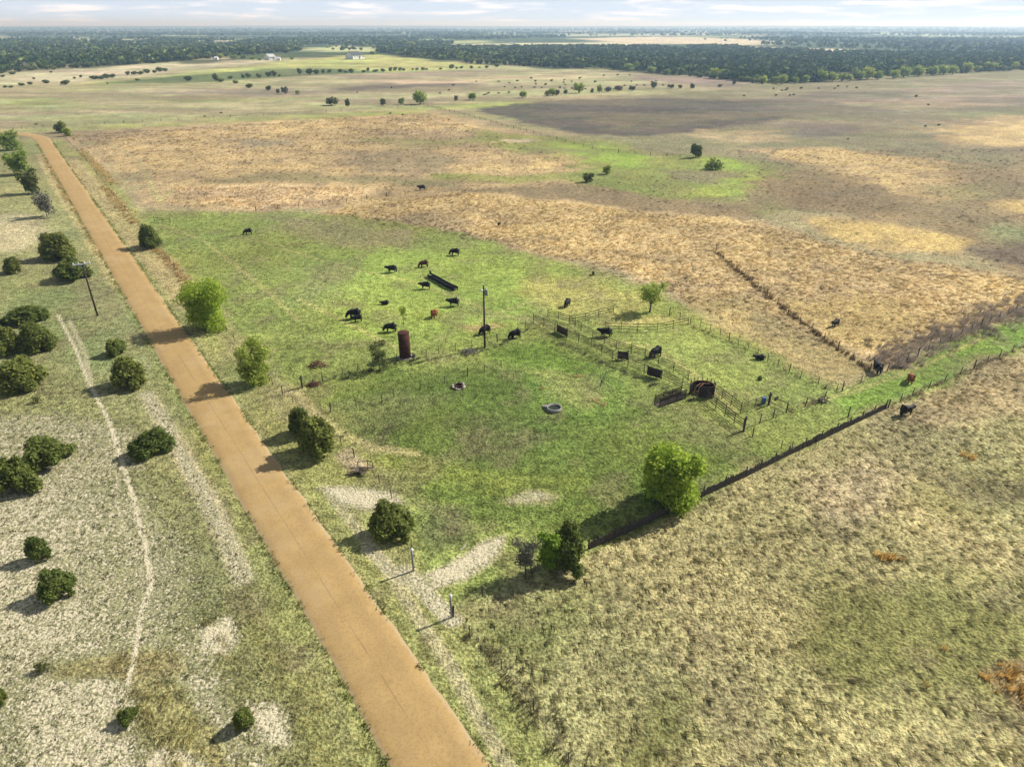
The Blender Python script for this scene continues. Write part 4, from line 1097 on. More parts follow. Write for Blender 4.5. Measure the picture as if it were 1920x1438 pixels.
# ------------------------------------------------------------------ woods (one mass) with their front trees as individuals
W_R = [(700, 100), (760, 92), (860, 91), (1180, 90), (1400, 90), (1560, 100), (1700, 103), (1920, 104), (2150, 104), (2150, 116), (1920, 130), (1640, 149), (1480, 157), (1420, 156), (1180, 133), (950, 123), (870, 116), (760, 108)]
W_L = [(-250, 150), (-250, 88), (0, 86), (300, 86), (560, 86), (575, 94), (540, 99), (430, 106), (320, 117), (160, 125), (60, 133), (0, 137)]
W_M = [(560, 84), (860, 78), (840, 88), (760, 92), (640, 98), (600, 92)]
def forest(name, regions, label):
    gg = np.random.default_rng(77)
    X = []; Y = []; S = []
    for poly_px, dens, sz in regions:
        P = np.array(flat(poly_px)); lo = P.min(0); hi = P.max(0)
        n = int((hi[0] - lo[0]) * (hi[1] - lo[1]) * dens)
        x = gg.uniform(lo[0], hi[0], n); y = gg.uniform(lo[1], hi[1], n)
        k = inside(x, y, P); x, y = x[k], y[k]
        k = fbm(x / 90, y / 140, 3, 81) > -.42 + .2 * gg.uniform(0, 1, len(x))
        X.append(x[k]); Y.append(y[k]); S.append(sz * gg.uniform(.7, 1.35, k.sum()))
    x = np.concatenate(X); y = np.concatenate(Y); s = np.concatenate(S)
    z = terrain(x, y)
    lumc = cover(x, y)[0] @ np.array([.3, .6, .1])
    k = (lumc < .16) | (gg.uniform(0, 1, len(x)) > .97); x, y, s = x[k], y[k], s[k]
    z = terrain(x, y)
    n = len(x); q = 16
    d = gg.normal(0, 1, (n, q, 3)); d /= np.linalg.norm(d, axis=2)[:, :, None]
    d[:, :, 2] = np.abs(d[:, :, 2]) * 1.1 - .15
    c = np.stack([x, y, z + s * .48], 1)[:, None, :] + d * (s * np.array([[.46], [.46], [.42]])).T[:, None, :] * gg.uniform(.75, 1.05, (n, q, 1))
    sz = np.repeat(s * .42, q)[:, None]
    V = leaf_quads(c.reshape(-1, 3), d.reshape(-1, 3), 1.0, gg, 1.4, .5)
    cc = V.mean(1, keepdims=True); V = (cc + (V - cc) * sz[:, :, None]).reshape(-1, 3)
    green = np.array([.052, .084, .020]); lime = np.array([.24, .29, .08]); grey = np.array([.15, .145, .10])
    t = (gg.uniform(0, 1, n) > .86 - .16 * (x < 0) - .12 * fbm(x / 160, y / 160, 2, 88))[:, None] * gg.uniform(.3, .9, (n, 1))
    t2 = (gg.uniform(0, 1, n) > .96)[:, None] * .8
    tint = (green * (1 - t) + lime * t) * gg.uniform(.75, 1.35, (n, 1)); tint = tint * (1 - t2) + grey * t2
    me = mesh_from(name, V, np.arange(len(V)).reshape(-1, 4))
    add_attr(me, 'tint', np.repeat(tint, q * 4, 0))
    return tag(obj(name, me, M['woods']), label, 'woods', kind='stuff')
BANDS = [([(-200, 84), (560, 83), (600, 74), (-200, 74)], .0030, 8), ([(560, 82), (860, 77), (1060, 72), (1060, 66), (560, 72)], .0028, 8), ([(1250, 76), (1420, 86), (1720, 99), (2100, 102), (2100, 76), (1500, 72)], .0022, 8),
         ([(-200, 69), (2100, 69), (2200, 63), (-300, 63)], .0007, 11), ([(-300, 61.5), (2250, 61.5), (2300, 57.5), (-400, 57.5)], .00022, 15), ([(-400, 56.5), (2300, 56.5), (2300, 53.5), (-500, 53.5)], .00008, 20)]
forest('woods', [(W_R, .026, 6.5), (W_L, .014, 7.5), (W_M, .008, 7)] + BANDS, 'dark evergreen woods stretching across the far country')
g = random.Random(5)
edge = [(i, 131 + (i - 1180) * .108) for i in range(1100, 1430, 8)] + [(i, 123 + (i - 950) * .052) for i in range(876, 1100, 9)] + [(i, 158 - (i - 1430) * .0545) for i in range(1440, 1920, 9)]
for px, py in edge:
    far_plant(px + g.uniform(-3, 3), py + g.uniform(-2.5, .5), g.uniform(8, 12), g.uniform(9, 14), 'woods_edge_cedar', 'dark cedar in the front rank of the woods at upper right', 'cedar', FJ, 'juniper', 'front rank of the dark woods')
edge = [(i, 137 - i * .062) for i in range(0, 330, 11)] + [(i, 116 - (i - 320) * .075) for i in range(330, 560, 12)]
for px, py in edge:
    far_plant(px + g.uniform(-4, 4), py + g.uniform(-2, .5), g.uniform(7, 11), g.uniform(10, 16), 'woods_edge_tree', 'green tree in the front rank of the woods at upper left', 'tree', FD if g.random() < .5 else FJ, g.choice(['dull', 'juniper', 'olive', 'dull']), 'front rank of the green woods')
for o_, px, py, h, w in by_x([(700, 103, 6, 14), (750, 105, 7, 18), (776, 107, 7, 12), (806, 110, 7, 18), (830, 112, 8, 20), (862, 114, 8, 14), (790, 109, 5, 12), (440, 112, 8, 16), (456, 111, 7, 12), (414, 110, 8, 14), (474, 113, 6, 10), (487, 114, 5, 9), (548, 113, 5, 8), (771, 88, 9, 20), (700, 101, 4, 8), (720, 100, 5, 9)]):
    far_plant(px, py, h, w, 'hill_tree', 'pale green tree, ' + o_ + ' from the left around the hill farm', 'tree', FD, 'far_green', 'pale green trees around the hill farm')

# ------------------------------------------------------------------ buildings on the far hill
def building(px, py, w, h, d, label, wall, roof, rz=0.0, lean=False, name='farmhouse', windows=3):
    s = mpp(px, py); W = w * s; Hh = h * s
    root = empty(name, at(px, py), label, 'building', rz=rz)
    D = d
    mb = MB(); mb.box((0, 0, Hh * .28), (W / 2, D / 2, Hh * .28))
    mb.add([(-W / 2, -D / 2, Hh * .56), (-W / 2, D / 2, Hh * .56), (-W / 2, 0, Hh * .98), (W / 2, -D / 2, Hh * .56), (W / 2, D / 2, Hh * .56), (W / 2, 0, Hh * .98)], [(0, 1, 2), (3, 5, 4)])
    mb.build('wall', M[wall], root)
    mb = MB()
    for sg in (-1, 1):
        a = Vector((0, sg * D / 4 * 1.06, Hh * .78)); ang = math.atan2(Hh * .42, D / 2)
        mb.box(a, (W / 2 * 1.04, D / 4 * 1.14 / math.cos(ang), .12), Matrix.Rotation(-sg * ang, 3, 'X'))
    mb.build('roof', M[roof], root)
    for i in range(windows):
        x = W * ((i + .5) / windows - .5) * .8
        MB().box((x, -D / 2 - .03, Hh * .30), (W * .03, .05, Hh * .08)).build('window', M['window'], root)
    MB().box((W * .18, -D / 2 - .04, Hh * .2), (W * .05, .06, Hh * .2)).build('door', M['dark_roof'], root)
    if lean:
        MB().box((W * .68, 0, Hh * .17), (W * .18, D * .35, Hh * .17)).build('shed', M[wall], root)
        MB().box((W * .68, 0, Hh * .36), (W * .2, D * .4, .15)).build('shed_roof', M[roof], root)
building(664, 111, 25, 12, 14, 'white barn with a dark gable roof on the green hill', 'white_wall', 'dark_roof', 1.0, True, 'barn')
building(507, 113, 14, 10, 12, 'grey house with a pale roof left of the green hill', 'white_wall', 'grey_roof', .8, True)
building(522, 114, 8, 6, 8, 'small tan outbuilding right of the grey house', 'white_wall', 'grey_roof', .2, False, 'shed', 2)
building(406, 113, 6, 6, 8, 'small pale shed at the edge of the left woods', 'white_wall', 'grey_roof', .2, False, 'shed', 1)
building(797, 83, 9, 4, 14, 'white farm building beside the far pale field', 'white_wall', 'grey_roof', .1, False, 'farm_building', 2)
for i, (px, py, w) in enumerate([(344, 74, 5), (409, 74, 7), (384, 75, 4), (697, 65, 6), (284, 72, 6), (1912, 90, 7), (960, 83, 6)]):
    building(px, py, w, 2.6, 16, ['lone white building far off in the left woods', 'white building beside the far pale quarry', 'tiny white building left of the far quarry', 'white building far off above the barn', 'white building in the far left clearing',
                                  'pale building far off at the right edge', 'white building in the far pale field'][i], 'white_wall', 'grey_roof', .3 * i, False, 'far_building', 1)

# ------------------------------------------------------------------ cattle
def cow_mesh(name, pose):
    V = [(-.1, 0, .96), (-.6, 0, 1.02), (-.88, 0, 1.08), (.42, 0, .97), (.70, 0, 1.02)]
    Rd = [(.48, .48), (.44, .44), (.22, .22), (.45, .45), (.36, .36)]
    Ed = [(0, 1), (1, 2), (0, 3), (3, 4)]
    def ch(start, pts):
        p = start
        for v, r in pts:
            V.append(v); Rd.append(r if isinstance(r, tuple) else (r, r)); Ed.append((p, len(V) - 1)); p = len(V) - 1
        return p
    if pose == 'graze':
        hd = ch(4, [((.98, 0, .74), .25), ((1.12, 0, .46), .19), ((1.20, 0, .28), .15), ((1.27, 0, .12), .11)]); pole = len(V) - 3
        ez = .52; ex = 1.06
    elif pose == 'lie':
        hd = ch(4, [((.92, 0, 1.12), .24), ((1.08, 0, 1.24), .19), ((1.24, 0, 1.14), .14), ((1.36, 0, 1.06), .11)]); pole = len(V) - 3
        ez = 1.32; ex = 1.02
    else:
        hd = ch(4, [((.98, 0, 1.10), .26), ((1.16, 0, 1.22), .20), ((1.32, 0, 1.10), .15), ((1.44, 0, 1.00), .11)]); pole = len(V) - 3
        ez = 1.30; ex = 1.10
    for sg in (-1, 1):
        ch(pole, [((ex, sg * .16, ez), .04), ((ex - .04, sg * .27, ez - .01), .035)])
    if pose != 'lie':
        o = .12 if pose == 'walk' else 0
        for sg in (-1, 1):
            k = sg * o
            ch(1, [((-.62 + k, sg * .20, .72), (.22, .18)), ((-.78 + k, sg * .22, .42), .10), ((-.73 + k * 1.3, sg * .22, .13), .075), ((-.67 + k * 1.3, sg * .22, .02), .085)])
            ch(3, [((.48 - k, sg * .19, .66), (.17, .18)), ((.50 - k, sg * .21, .38), .10), ((.48 - k * 1.3, sg * .21, .12), .072), ((.53 - k * 1.3, sg * .21, .02), .082)])
        ch(2, [((-.98, 0, 1.02), .04), ((-1.03, 0, .62), .028), ((-1.02, 0, .42), .05)])
    else:
        for sg in (-1, 1):
            ch(1, [((-.40, sg * .42, .78), .13), ((-.1, sg * .5, .68), .07)])
            ch(3, [((.62, sg * .3, .72), .10), ((.85, sg * .3, .68), .06)])
        ch(2, [((-.95, .1, .95), .04), ((-.98, .2, .72), .035)])
    me = bpy.data.meshes.new(name)
    me.from_pydata(V, Ed, [])
    o = bpy.data.objects.new(name, me); col.objects.link(o)
    md = o.modifiers.new('skin', 'SKIN'); md.use_smooth_shade = True
    for i, sv in enumerate(me.skin_vertices[0].data):
        sv.radius = Rd[i]; sv.use_root = (i == 0)
    sb = o.modifiers.new('sub', 'SUBSURF'); sb.levels = 2; sb.render_levels = 2
    dg = bpy.context.evaluated_depsgraph_get()
    m2 = bpy.data.meshes.new_from_object(o.evaluated_get(dg))
    bpy.data.objects.remove(o)
    m2.name = name; m2.materials.clear()
    if pose == 'lie':
        for v in m2.vertices: v.co.z -= .48
    m2.polygons.foreach_set('use_smooth', np.ones(len(m2.polygons), bool))
    return m2
COW = {p: cow_mesh('cow_' + p, p) for p in ('graze', 'stand', 'walk', 'lie')}
CC = {}
def cow(px, py, ang, pose, mat, label, size=1.0, name='cow'):
    k = (pose, mat)
    if k not in CC:
        m = COW[pose].copy(); m.materials.append(M[mat]); CC[k] = m
    p = at(px, py)
    o = obj(name, CC[k]); o.location = p; o.rotation_euler = (0, 0, R(ang)); o.scale = (size,) * 3
    tag(o, label, 'calf' if name == 'calf' else 'cow', 'cattle in the pasture')
B = 'cow_black'
cow(466, 440, 205, 'graze', B, 'black cow grazing alone near the far left of the green pasture')
cow(735, 511, 182, 'walk', B, 'black cow walking left, left of the red cow behind the trough', 1.05)
cow(795, 501, 200, 'graze', 'cow_red', 'dark red cow grazing behind the curved black trough', 1.0)
cow(853, 479, 180, 'graze', B, 'black cow grazing, farthest of the group around the curved trough', 1.08)
cow(798, 542, 182, 'stand', B, 'black cow standing just left of the curved trough', 1.0)
cow(851, 574, 180, 'stand', B, 'black cow standing below the right end of the curved trough', 1.05)
cow(815, 595, 75, 'graze', 'cow_orange', 'red brown cow seen from behind, below the curved trough', 1.0)
cow(665, 597, 186, 'graze', B, 'larger black cow of the close pair at left of the herd', 1.2)
cow(671, 603, 205, 'stand', B, 'smaller black cow of the close pair, nearer to the road fence', .85)
cow(733, 622, 182, 'graze', B, 'black cow grazing behind the rusty tank', 1.05)
cow(722, 571, 190, 'lie', B, 'black calf lying in the grass behind the sapling', .75, 'calf')
cow(910, 626, 215, 'graze', B, 'black cow grazing right behind the utility pole', 1.0)
cow(966, 634, 205, 'graze', B, 'black cow grazing between the utility pole and the corral', 1.0)
cow(1063, 575, 245, 'graze', B, 'black cow grazing beyond the corral corner, seen end on', .95)
cow(1135, 631, 172, 'walk', B, 'black cow walking left inside the corral', 1.05)
cow(1229, 669, 215, 'graze', B, 'black cow grazing in the corral beside the alley rails', 1.1)
cow(1565, 612, 215, 'stand', 'cow_dark', 'dark brown cow in the tan field right of the straight fence', .85)
cow(1643, 698, 82, 'stand', B, 'black cow standing at the fence corner, seen from behind', 1.1)
cow(1705, 717, 65, 'graze', 'cow_orange', 'orange red cow grazing in the green lane', .95)
cow(1697, 778, 18, 'walk', B, 'black cow walking right in the rough field below the lane', 1.0)
cow(936, 424, 60, 'stand', B, 'tiny black calf standing in the tan grass beyond the herd', .62, 'calf')
cow(1112, 516, 90, 'stand', B, 'tiny black calf at the edge of the tan grass beyond the corral', .5, 'calf')
cow(791, 357, 185, 'walk', B, 'black cow far off beyond the band of pale tan grass', 1.1)
cow(1424, 674, 170, 'lie', B, 'black calf lying against the far corral fence', .8, 'calf')

# ------------------------------------------------------------------ fences
POST = {}
def post_mesh(r, h, n=6):
    k = (r, h, n)
    if k not in POST:
        mb = MB(); mb.tube([(0, 0, -.25), (0, 0, h * .6), (.02, 0, h)], [r, r * .97, r * .88], n); POST[k] = mb.mesh('post')
    return POST[k]

def resample(P, step):
    out = []
    for a, b in zip(P[:-1], P[1:]):
        L_ = (b - a).length; n = max(1, round(L_ / step))
        out += [a.lerp(b, i / n) for i in range(n)]
    return out + [P[-1]]

def wire_fence(pts, label, step=4.0, h=1.25, r=.06, wires=4, mat='old_wood', seed=1, wr=.009):
    g = random.Random(seed)
    P = resample([at(*p) for p in pts], step)
    P = [Vector((p.x, p.y, float(terrain(p.x, p.y)))) for p in P]
    root = empty('wire_fence', P[0], label, 'fence')
    for i, p in enumerate(P):
        big = i % 6 == 0
        m = post_mesh(r * 1.5, h * 1.1, 7) if big else post_mesh(r, h, 5)
        o = obj('post', m, None, root); o.location = p - P[0]
        if not m.materials: m.materials.append(M[mat])
        o.rotation_euler = (g.uniform(-.05, .05), g.uniform(-.05, .05), g.uniform(0, 6))
    for k in range(wires):
        mb = MB(); z = h * (.25 + .68 * k / max(1, wires - 1))
        mb.tube([p - P[0] + Vector((0, 0, z + g.uniform(-.02, .02))) for p in P], wr, 3)
        mb.build('wire', M['wire'], root)
    return root

def pipe_fence(pts, label, step=2.6, h=1.5, rails=3, r=.05, mat='dark_rust', seed=1, name='pipe_fence', rr=.045):
    g = random.Random(seed)
    P = resample([at(*p) for p in pts], step)
    root = empty(name, P[0], label, 'fence')
    for p in P:
        hh = h * g.choice((1.05, 1.05, 1.25))
        m = post_mesh(r, round(hh, 3), 6)
        o = obj('post', m, None, root); o.location = p - P[0]
        if not m.materials: m.materials.append(M[mat])
    for a, b in zip(P[:-1], P[1:]):
        for k in range(rails):
            z = h * (.28 + .68 * k / max(1, rails - 1))
            mb = MB(); mb.tube([a - P[0] + Vector((0, 0, z)), b - P[0] + Vector((0, 0, z))], rr, 5)
            mb.build('rail', M[mat], root)
    return root

wire_fence([(850, 1156), (905, 1118), (985, 1085), (1090, 1034)], 'wire fence from the gate post up to the dark cedar', 3.0, 1.25, .05, 5, 'dark_rust', 1)
wire_fence([(850, 1156), (880, 1190), (940, 1255), (1000, 1330), (1065, 1430), (1120, 1520)], 'wire fence along the weeds right of the road, running out at the bottom edge', 3.5, 1.2, .045, 4, 'dark_rust', 2)
wire_fence([(776, 1069), (768, 988), (735, 935), (690, 880), (640, 835), (570, 775), (512, 722)], 'wire fence along the right verge from the gate to the enclosure', 4.0, 1.2, .045, 4, 'old_wood', 3)
wire_fence([(505, 715), (440, 640), (375, 560), (300, 470), (235, 395), (160, 300), (112, 250)], 'long wire fence along the right verge up to the bend of the road', 5.0, 1.2, .045, 3, 'old_wood', 4)
wire_fence([(567, 725), (642, 703), (700, 690), (745, 678)], 'wire fence from the enclosure corner to the rusty tank', 3.0, 1.3, .06, 4, 'dark_wood', 5)
wire_fence([(775, 678), (823, 662), (885, 652), (909, 650), (955, 634), (1000, 606)], 'wire fence from the rusty tank past the utility pole to the corral', 3.0, 1.3, .05, 4, 'dark_wood', 6)
wire_fence([(620, 772), (716, 756), (739, 744), (788, 730), (834, 720), (877, 705), (940, 690)], 'thin wire fence across the middle of the small enclosure', 3.2, 1.3, .05, 3, 'dark_wood', 7)
wire_fence([(1342, 474), (1420, 541), (1500, 603), (1570, 656), (1630, 696)], 'straight wire fence running through the tan field on the right', 4.5, 1.3, .06, 4, 'dark_wood', 8)
wire_fence([(1255, 592), (1294, 608), (1350, 630), (1420, 667), (1500, 710), (1568, 734)], 'wire fence forming the far long side of the corral', 2.4, 1.35, .05, 5, 'dark_rust', 9)
wire_fence([(1579, 733), (1613, 719), (1645, 704), (1700, 680), (1740, 658), (1820, 622), (1920, 577), (2000, 545)], 'wire fence along the upper edge of the green lane', 3.0, 1.35, .06, 5, 'dark_wood', 10)
wire_fence([(1665, 765), (1710, 742), (1800, 702), (1920, 650), (2000, 615)], 'wire fence along the lower edge of the green lane, beyond the pickets', 4.0, 1.25, .06, 5, 'dark_wood', 11)
wire_fence([(795, 198), (900, 224), (1000, 251), (1130, 285), (1250, 294), (1300, 298)], 'far wire fence slanting down to the lone tree', 7.0, 1.3, .09, 4, 'dark_wood', 12, .03)
wire_fence([(480, 396), (560, 388), (650, 380), (760, 364), (800, 356)], 'wire fence along the near edge of the pale tan band', 6.0, 1.2, .07, 4, 'dark_wood', 13, .02)
wire_fence([(0, 243), (160, 236), (400, 222), (640, 210), (795, 198)], 'far wire fence along the green lane at upper left', 9.0, 1.3, .09, 3, 'dark_wood', 14, .03)
wire_fence([(1394, 807), (1424, 794), (1474, 774), (1545, 750)], 'wire fence closing the near side of the corral', 3.0, 1.4, .07, 5, 'dark_rust', 15, .014)
wire_fence([(1411, 818), (1464, 842), (1484, 843), (1530, 832)], 'stub of old wire fence in front of the corral', 2.6, 1.2, .05, 2, 'dark_wood', 16)
pipe_fence([(1000, 603), (1040, 624), (1062, 635), (1108, 652), (1148, 675), (1207, 702), (1240, 712), (1278, 730), (1300, 742)], 'rusty pipe rails on the near side of the corral alley', 2.6, 1.5, 4, .05, 'dark_rust', 21)
pipe_fence([(1027, 594), (1067, 607), (1089, 622), (1111, 634), (1155, 656), (1183, 664), (1209, 672), (1234, 684), (1262, 698), (1290, 714)], 'rusty pipe rails on the far side of the corral alley', 2.4, 1.5, 4, .05, 'dark_rust', 22)
pipe_fence([(1067, 607), (1097, 602), (1122, 594), (1150, 588)], 'short pipe rails from the alley toward the mesquite', 2.6, 1.4, 3, .045, 'dark_rust', 23)
pipe_fence([(1134, 620), (1195, 622), (1232, 622), (1290, 610)], 'pipe cross fence inside the corral below the mesquite', 3.2, 1.4, 3, .045, 'dark_rust', 24)
pipe_fence([(1337, 736), (1353, 748), (1388, 775)], 'pipe rails on the far side of the alley beyond the crowding pen', 2.2, 1.5, 4, .05, 'dark_rust', 25)
pipe_fence([(1325, 752), (1359, 780), (1394, 807)], 'pipe rails on the near side of the alley beyond the crowding pen', 2.2, 1.5, 4, .05, 'dark_rust', 26)
pipe_fence([(1388, 775), (1415, 765), (1440, 756)], 'short pipe rails ending at the blue drum', 2.0, 1.4, 4, .05, 'dark_rust', 27)
pipe_fence([(1442, 757), (1474, 772)], 'pipe rails from the tall post down to the near corral fence', 2.2, 1.3, 2, .05, 'dark_rust', 28)
pipe_fence([(290, 417), (320, 419)], 'pipe gate panel by the bend of the two track beyond the juniper', 2.2, 1.2, 3, .05, 'dark_rust', 29)

# cedar picket fence
def picket_fence():
    P = [at(1105, 1030), at(1180, 996), at(1258, 960), at(1320, 930), at(1400, 893), at(1480, 853), at(1570, 810), at(1662, 766)]
    root = empty('picket_fence', P[0], 'dark cedar picket fence from the dark cedar past the big green tree', 'fence')
    g = random.Random(8)
    mb = MB()
    Q = resample(P, .13)
    for i, (a, b) in enumerate(zip(Q[:-1], Q[1:])):
        d = (b - a).normalized(); n = Vector((-d.y, d.x, 0))
        hh = .98 + .10 * math.sin(i * .05) + .08 * math.sin(i * .31) + g.uniform(-.16, .16)
        c = a - P[0]; z0 = float(terrain(a.x, a.y)) - P[0].z - .1
        rot = Matrix.Rotation(math.atan2(d.y, d.x), 3, 'Z') @ Matrix.Rotation(g.uniform(-.04, .04), 3, 'Y')
        mb.box((c.x + n.x * g.uniform(-.02, .02), c.y + n.y * g.uniform(-.02, .02), z0 + hh / 2), (.055 + g.uniform(-.01, .012), .03, hh / 2), rot)
    o = mb.build('pickets', M['dark_wood'], root); tag(o, kind='stuff')
    for i, p in enumerate(resample(P, 3.0)):
        m = post_mesh(.08, 1.25, 6)
        if not m.materials: m.materials.append(M['dark_wood'])
        d = (P[-1] - P[0]).normalized()
        q = obj('post', m, None, root); q.location = p - P[0] + Vector((-d.y, d.x, 0)) * .13
    for z in (.35, .8):
        mb = MB(); mb.tube([p - P[0] + Vector((0, 0, z)) for p in P], .03, 4); mb.build('rail', M['dark_wood'], root)
picket_fence()

# ------------------------------------------------------------------ corral steelwork
def sheet_panel(a, b, h, label, name='sheet_panel'):
    A, B_ = at(*a), at(*b); d = B_ - A; ln = d.length
    root = empty(name, A, label, 'panel', rz=math.atan2(d.y, d.x))
    MB().box((ln / 2, 0, h / 2 + .12), (ln / 2, .03, h / 2)).build('sheet', M['dark_steel'], root)
    for x in (0, ln):
        MB().tube([(x, .07, -.2), (x, .07, h + .35)], .055, 6).build('post', M['dark_rust'], root)
    for z in (.3, h * .9):
        MB().tube([(0, .06, z), (ln, .06, z)], .03, 5).build('brace', M['dark_rust'], root)
    return root
sheet_panel((1044, 622), (1063, 632), 1.2, 'dark steel sheet panel at the far end of the alley')
sheet_panel((1158, 674), (1177, 675), 1.25, 'dark steel sheet panel in the middle of the alley')
sheet_panel((1213, 704), (1238, 711), 1.3, 'dark steel sheet panel in the alley next to the crowding pen')
MB_ = None
def crowding_pen():
    c = at(1315, 742)
    root = empty('crowding_pen', c, 'solid sided dark steel crowding pen with orange arches', 'cattle pen')
    rad = 1.55; h = 1.6
    a0, a1 = R(-30), R(170); n = 9
    for i in range(n):
        t0 = a0 + (a1 - a0) * i / n; t1 = a0 + (a1 - a0) * (i + 1) / n; tm = (t0 + t1) / 2
        ln = rad * (t1 - t0) * .5
        MB().box((math.cos(tm) * rad, math.sin(tm) * rad * .8, h / 2 + .1), (ln * 1.02, .03, h / 2), Matrix.Rotation(tm + math.pi / 2, 3, 'Z')).build('sheet', M['dark_steel'], root)
    for i in range(n + 1):
        t = a0 + (a1 - a0) * i / n
        MB().tube([(math.cos(t) * (rad + .1), math.sin(t) * (rad * .8 + .1), -.2), (math.cos(t) * (rad + .1), math.sin(t) * (rad * .8 + .1), h + .6)], .05, 6).build('post', M['dark_rust'], root)
    MB().tube([(math.cos(a0 + (a1 - a0) * i / 20) * rad, math.sin(a0 + (a1 - a0) * i / 20) * rad * .8, h + .12) for i in range(21)], .04, 5).build('top_rail', M['orange_rust'], root)
    # swinging gate
    MB().box((.3, -.55, h / 2 + .1), (.95, .03, h / 2), Matrix.Rotation(R(-8), 3, 'Z')).build('gate', M['dark_steel'], root)
    for x in (-1.3, -.8):
        MB().tube([(x, -.95, 0), (x, -.95, 1.6), (x + .25, -.7, 1.85), (x + .9, .0, 1.9), (x + 1.8, .2, 1.8)], .045, 6).build('arch', M['orange_rust'], root)
    return root
crowding_pen()
def loading_chute():
    A, B_ = at(1236, 764), at(1286, 748); d = B_ - A; ln = d.length
    root = empty('loading_chute', A, 'low slatted loading chute wing left of the crowding pen', 'cattle chute', rz=math.atan2(d.y, d.x))
    for y in (0, 1.0):
        for k in range(6):
            mb = MB(); z0 = .25 + k * .22
            mb.box((ln / 2, y, z0 + .0), (ln / 2, .025, .065), Matrix.Rotation(R(-3), 3, 'Y')); mb.build('slat', M['dark_rust'], root)
        for x in (0.05, ln * .33, ln * .66, ln - .05):
            MB().tube([(x, y + .06, -.2), (x, y + .06, 1.55)], .05, 6).build('post', M['dark_rust'], root)
    MB().box((ln / 2, .5, .18), (ln / 2, .46, .05), Matrix.Rotation(R(-4), 3, 'Y')).build('ramp', M['old_wood'], root)
loading_chute()
def lumber_heap():
    c = at(1541, 754); root = empty('lumber_heap', c, 'collapsed heap of dark boards at the near corral corner', 'lumber'); g = random.Random(3)
    for i in range(9):
        a = g.uniform(-.5, .9)
        MB().box((g.uniform(-.5, .5), g.uniform(-.3, .3), .08 + i * .07), (g.uniform(.5, .95), .07, .025), Matrix.Rotation(a, 3, 'Z') @ Matrix.Rotation(g.uniform(-.4, .5), 3, 'Y')).build('board', M['dark_wood'], root)
lumber_heap()
def tall_post(px, py, h, r, label, mat='dark_wood'):
    root = empty('corner_post', at(px, py), label, 'post')
    MB().tube([(0, 0, -.3), (0, 0, h * .5), (.03, 0, h)], [r, r, r * .9], 8).build('post', M[mat], root)
    MB().tube([(-r * 1.1, 0, h * .8), (r * 1.1, 0, h * .8)], [r * 1.06, r * 1.06], 8).build('wire_wrap', M['wire'], root)
tall_post(1394, 809, 2.2, .13, 'thick dark corner post at the near corner of the corral')
tall_post(1441, 760, 1.9, .14, 'thick dark post beside the blue drum')
tall_post(567, 727, 1.9, .13, 'thick dark corner post of the small enclosure by the curved track')
tall_post(1590, 781, 1.5, .07, 'thin dark post standing alone in the green lane')
tall_post(768, 988, 2.0, .17, 'thick brown wooden post behind the juniper at the gate', 'old_wood')

# blue drum
def drum():
    c = at(1431, 756); root = empty('drum', c, 'blue plastic drum set against the corral rails', 'drum')
    MB().lathe([(.27, 0), (.30, .05), (.30, .28), (.315, .30), (.30, .32), (.30, .58), (.315, .60), (.30, .62), (.30, .84), (.27, .88)], 20).build('body', M['blue_plastic'], root, True)
    MB().lathe([(.25, .881), (.25, .90)], 20).build('lid', M['blue_plastic'], root)
drum()

# ------------------------------------------------------------------ tank, poles, troughs
def tank():
    c = at(760, 670); root = empty('tank', c, 'tall rusty cylindrical steel tank beside the enclosure fence', 'tank')
    r, h = .85, 4.1
    MB().lathe([(r, .1), (r, h)], 32).build('shell', M['rust'], root, True)
    MB().lathe([(r + .02, h + .003), (r + .02, h + .05), (r * .6, h + .13), (.12, h + .2)], 32).build('lid', M['rust'], root)
    for z in (1.1, 2.1, 3.1):
        MB().lathe([(r + .004, z - .04), (r + .02, z - .03), (r + .02, z + .03), (r + .004, z + .04)], 32).build('seam', M['rust'], root)
    MB().lathe([(r * 1.35, -.1), (r * 1.3, .1)], 24).build('concrete_pad', M['concrete'], root)
    MB().tube([(r, -.2, .3), (r + .3, -.2, .3), (r + .35, -.2, .05)], .06, 6).build('outlet_pipe', M['dark_rust'], root)
    MB().lathe([(.2, 0), (.22, .4), (.1, .45)], 12, (r + .45, .15, 0)).build('valve_can', M['dark_rust'], root)
tank()

def utility_pole():
    c = at(909, 652); root = empty('utility_pole', c, 'tall utility pole with a transformer in the middle of the pasture', 'utility pole')
    MB().tube([(0, 0, -.5), (0, 0, 5), (0, 0, 10.3)], [.17, .145, .11], 10).build('pole', M['pole_wood'], root, True)
    t = MB().lathe([(.2, 0), (.24, .05), (.24, .85), (.2, .93), (.08, .96)], 14, (.40, -.05, 8.7)).build('transformer', M['galv'], root, True)
    MB().lathe([(.05, .96), (.07, 1.05), (.04, 1.12), (.06, 1.2)], 8, (.40, -.05, 8.7)).build('bushing', M['white_paint'], t)
    MB().box((.19, -.03, 9.1), (.12, .05, .3)).build('bracket', M['galv'], root)
    MB().lathe([(.05, 0), (.09, .06), (.05, .12), (.09, .18), (.04, .26)], 10, (0, 0, 10.3)).build('insulator', M['white_paint'], root)
    MB().tube([(-.1, -.1, 9.55), (-.3, -.35, 9.75), (-.28, -.6, 9.85)], .05, 6).build('lamp_arm', M['white_paint'], root)
    MB().lathe([(.06, .16), (.2, 0), (.16, -.12)], 10, (-.28, -.65, 9.75)).build('lamp_head', M['white_paint'], root)
    MB().tube([(.1, .05, 8.6), (.12, .1, 4.0), (.16, .1, .1)], .025, 5).build('ground_wire', M['galv'], root)
    MB().tube([(.05, 0, 2.2), (.9, .3, .1)], .035, 5).build('brace', M['old_wood'], root)
utility_pole()
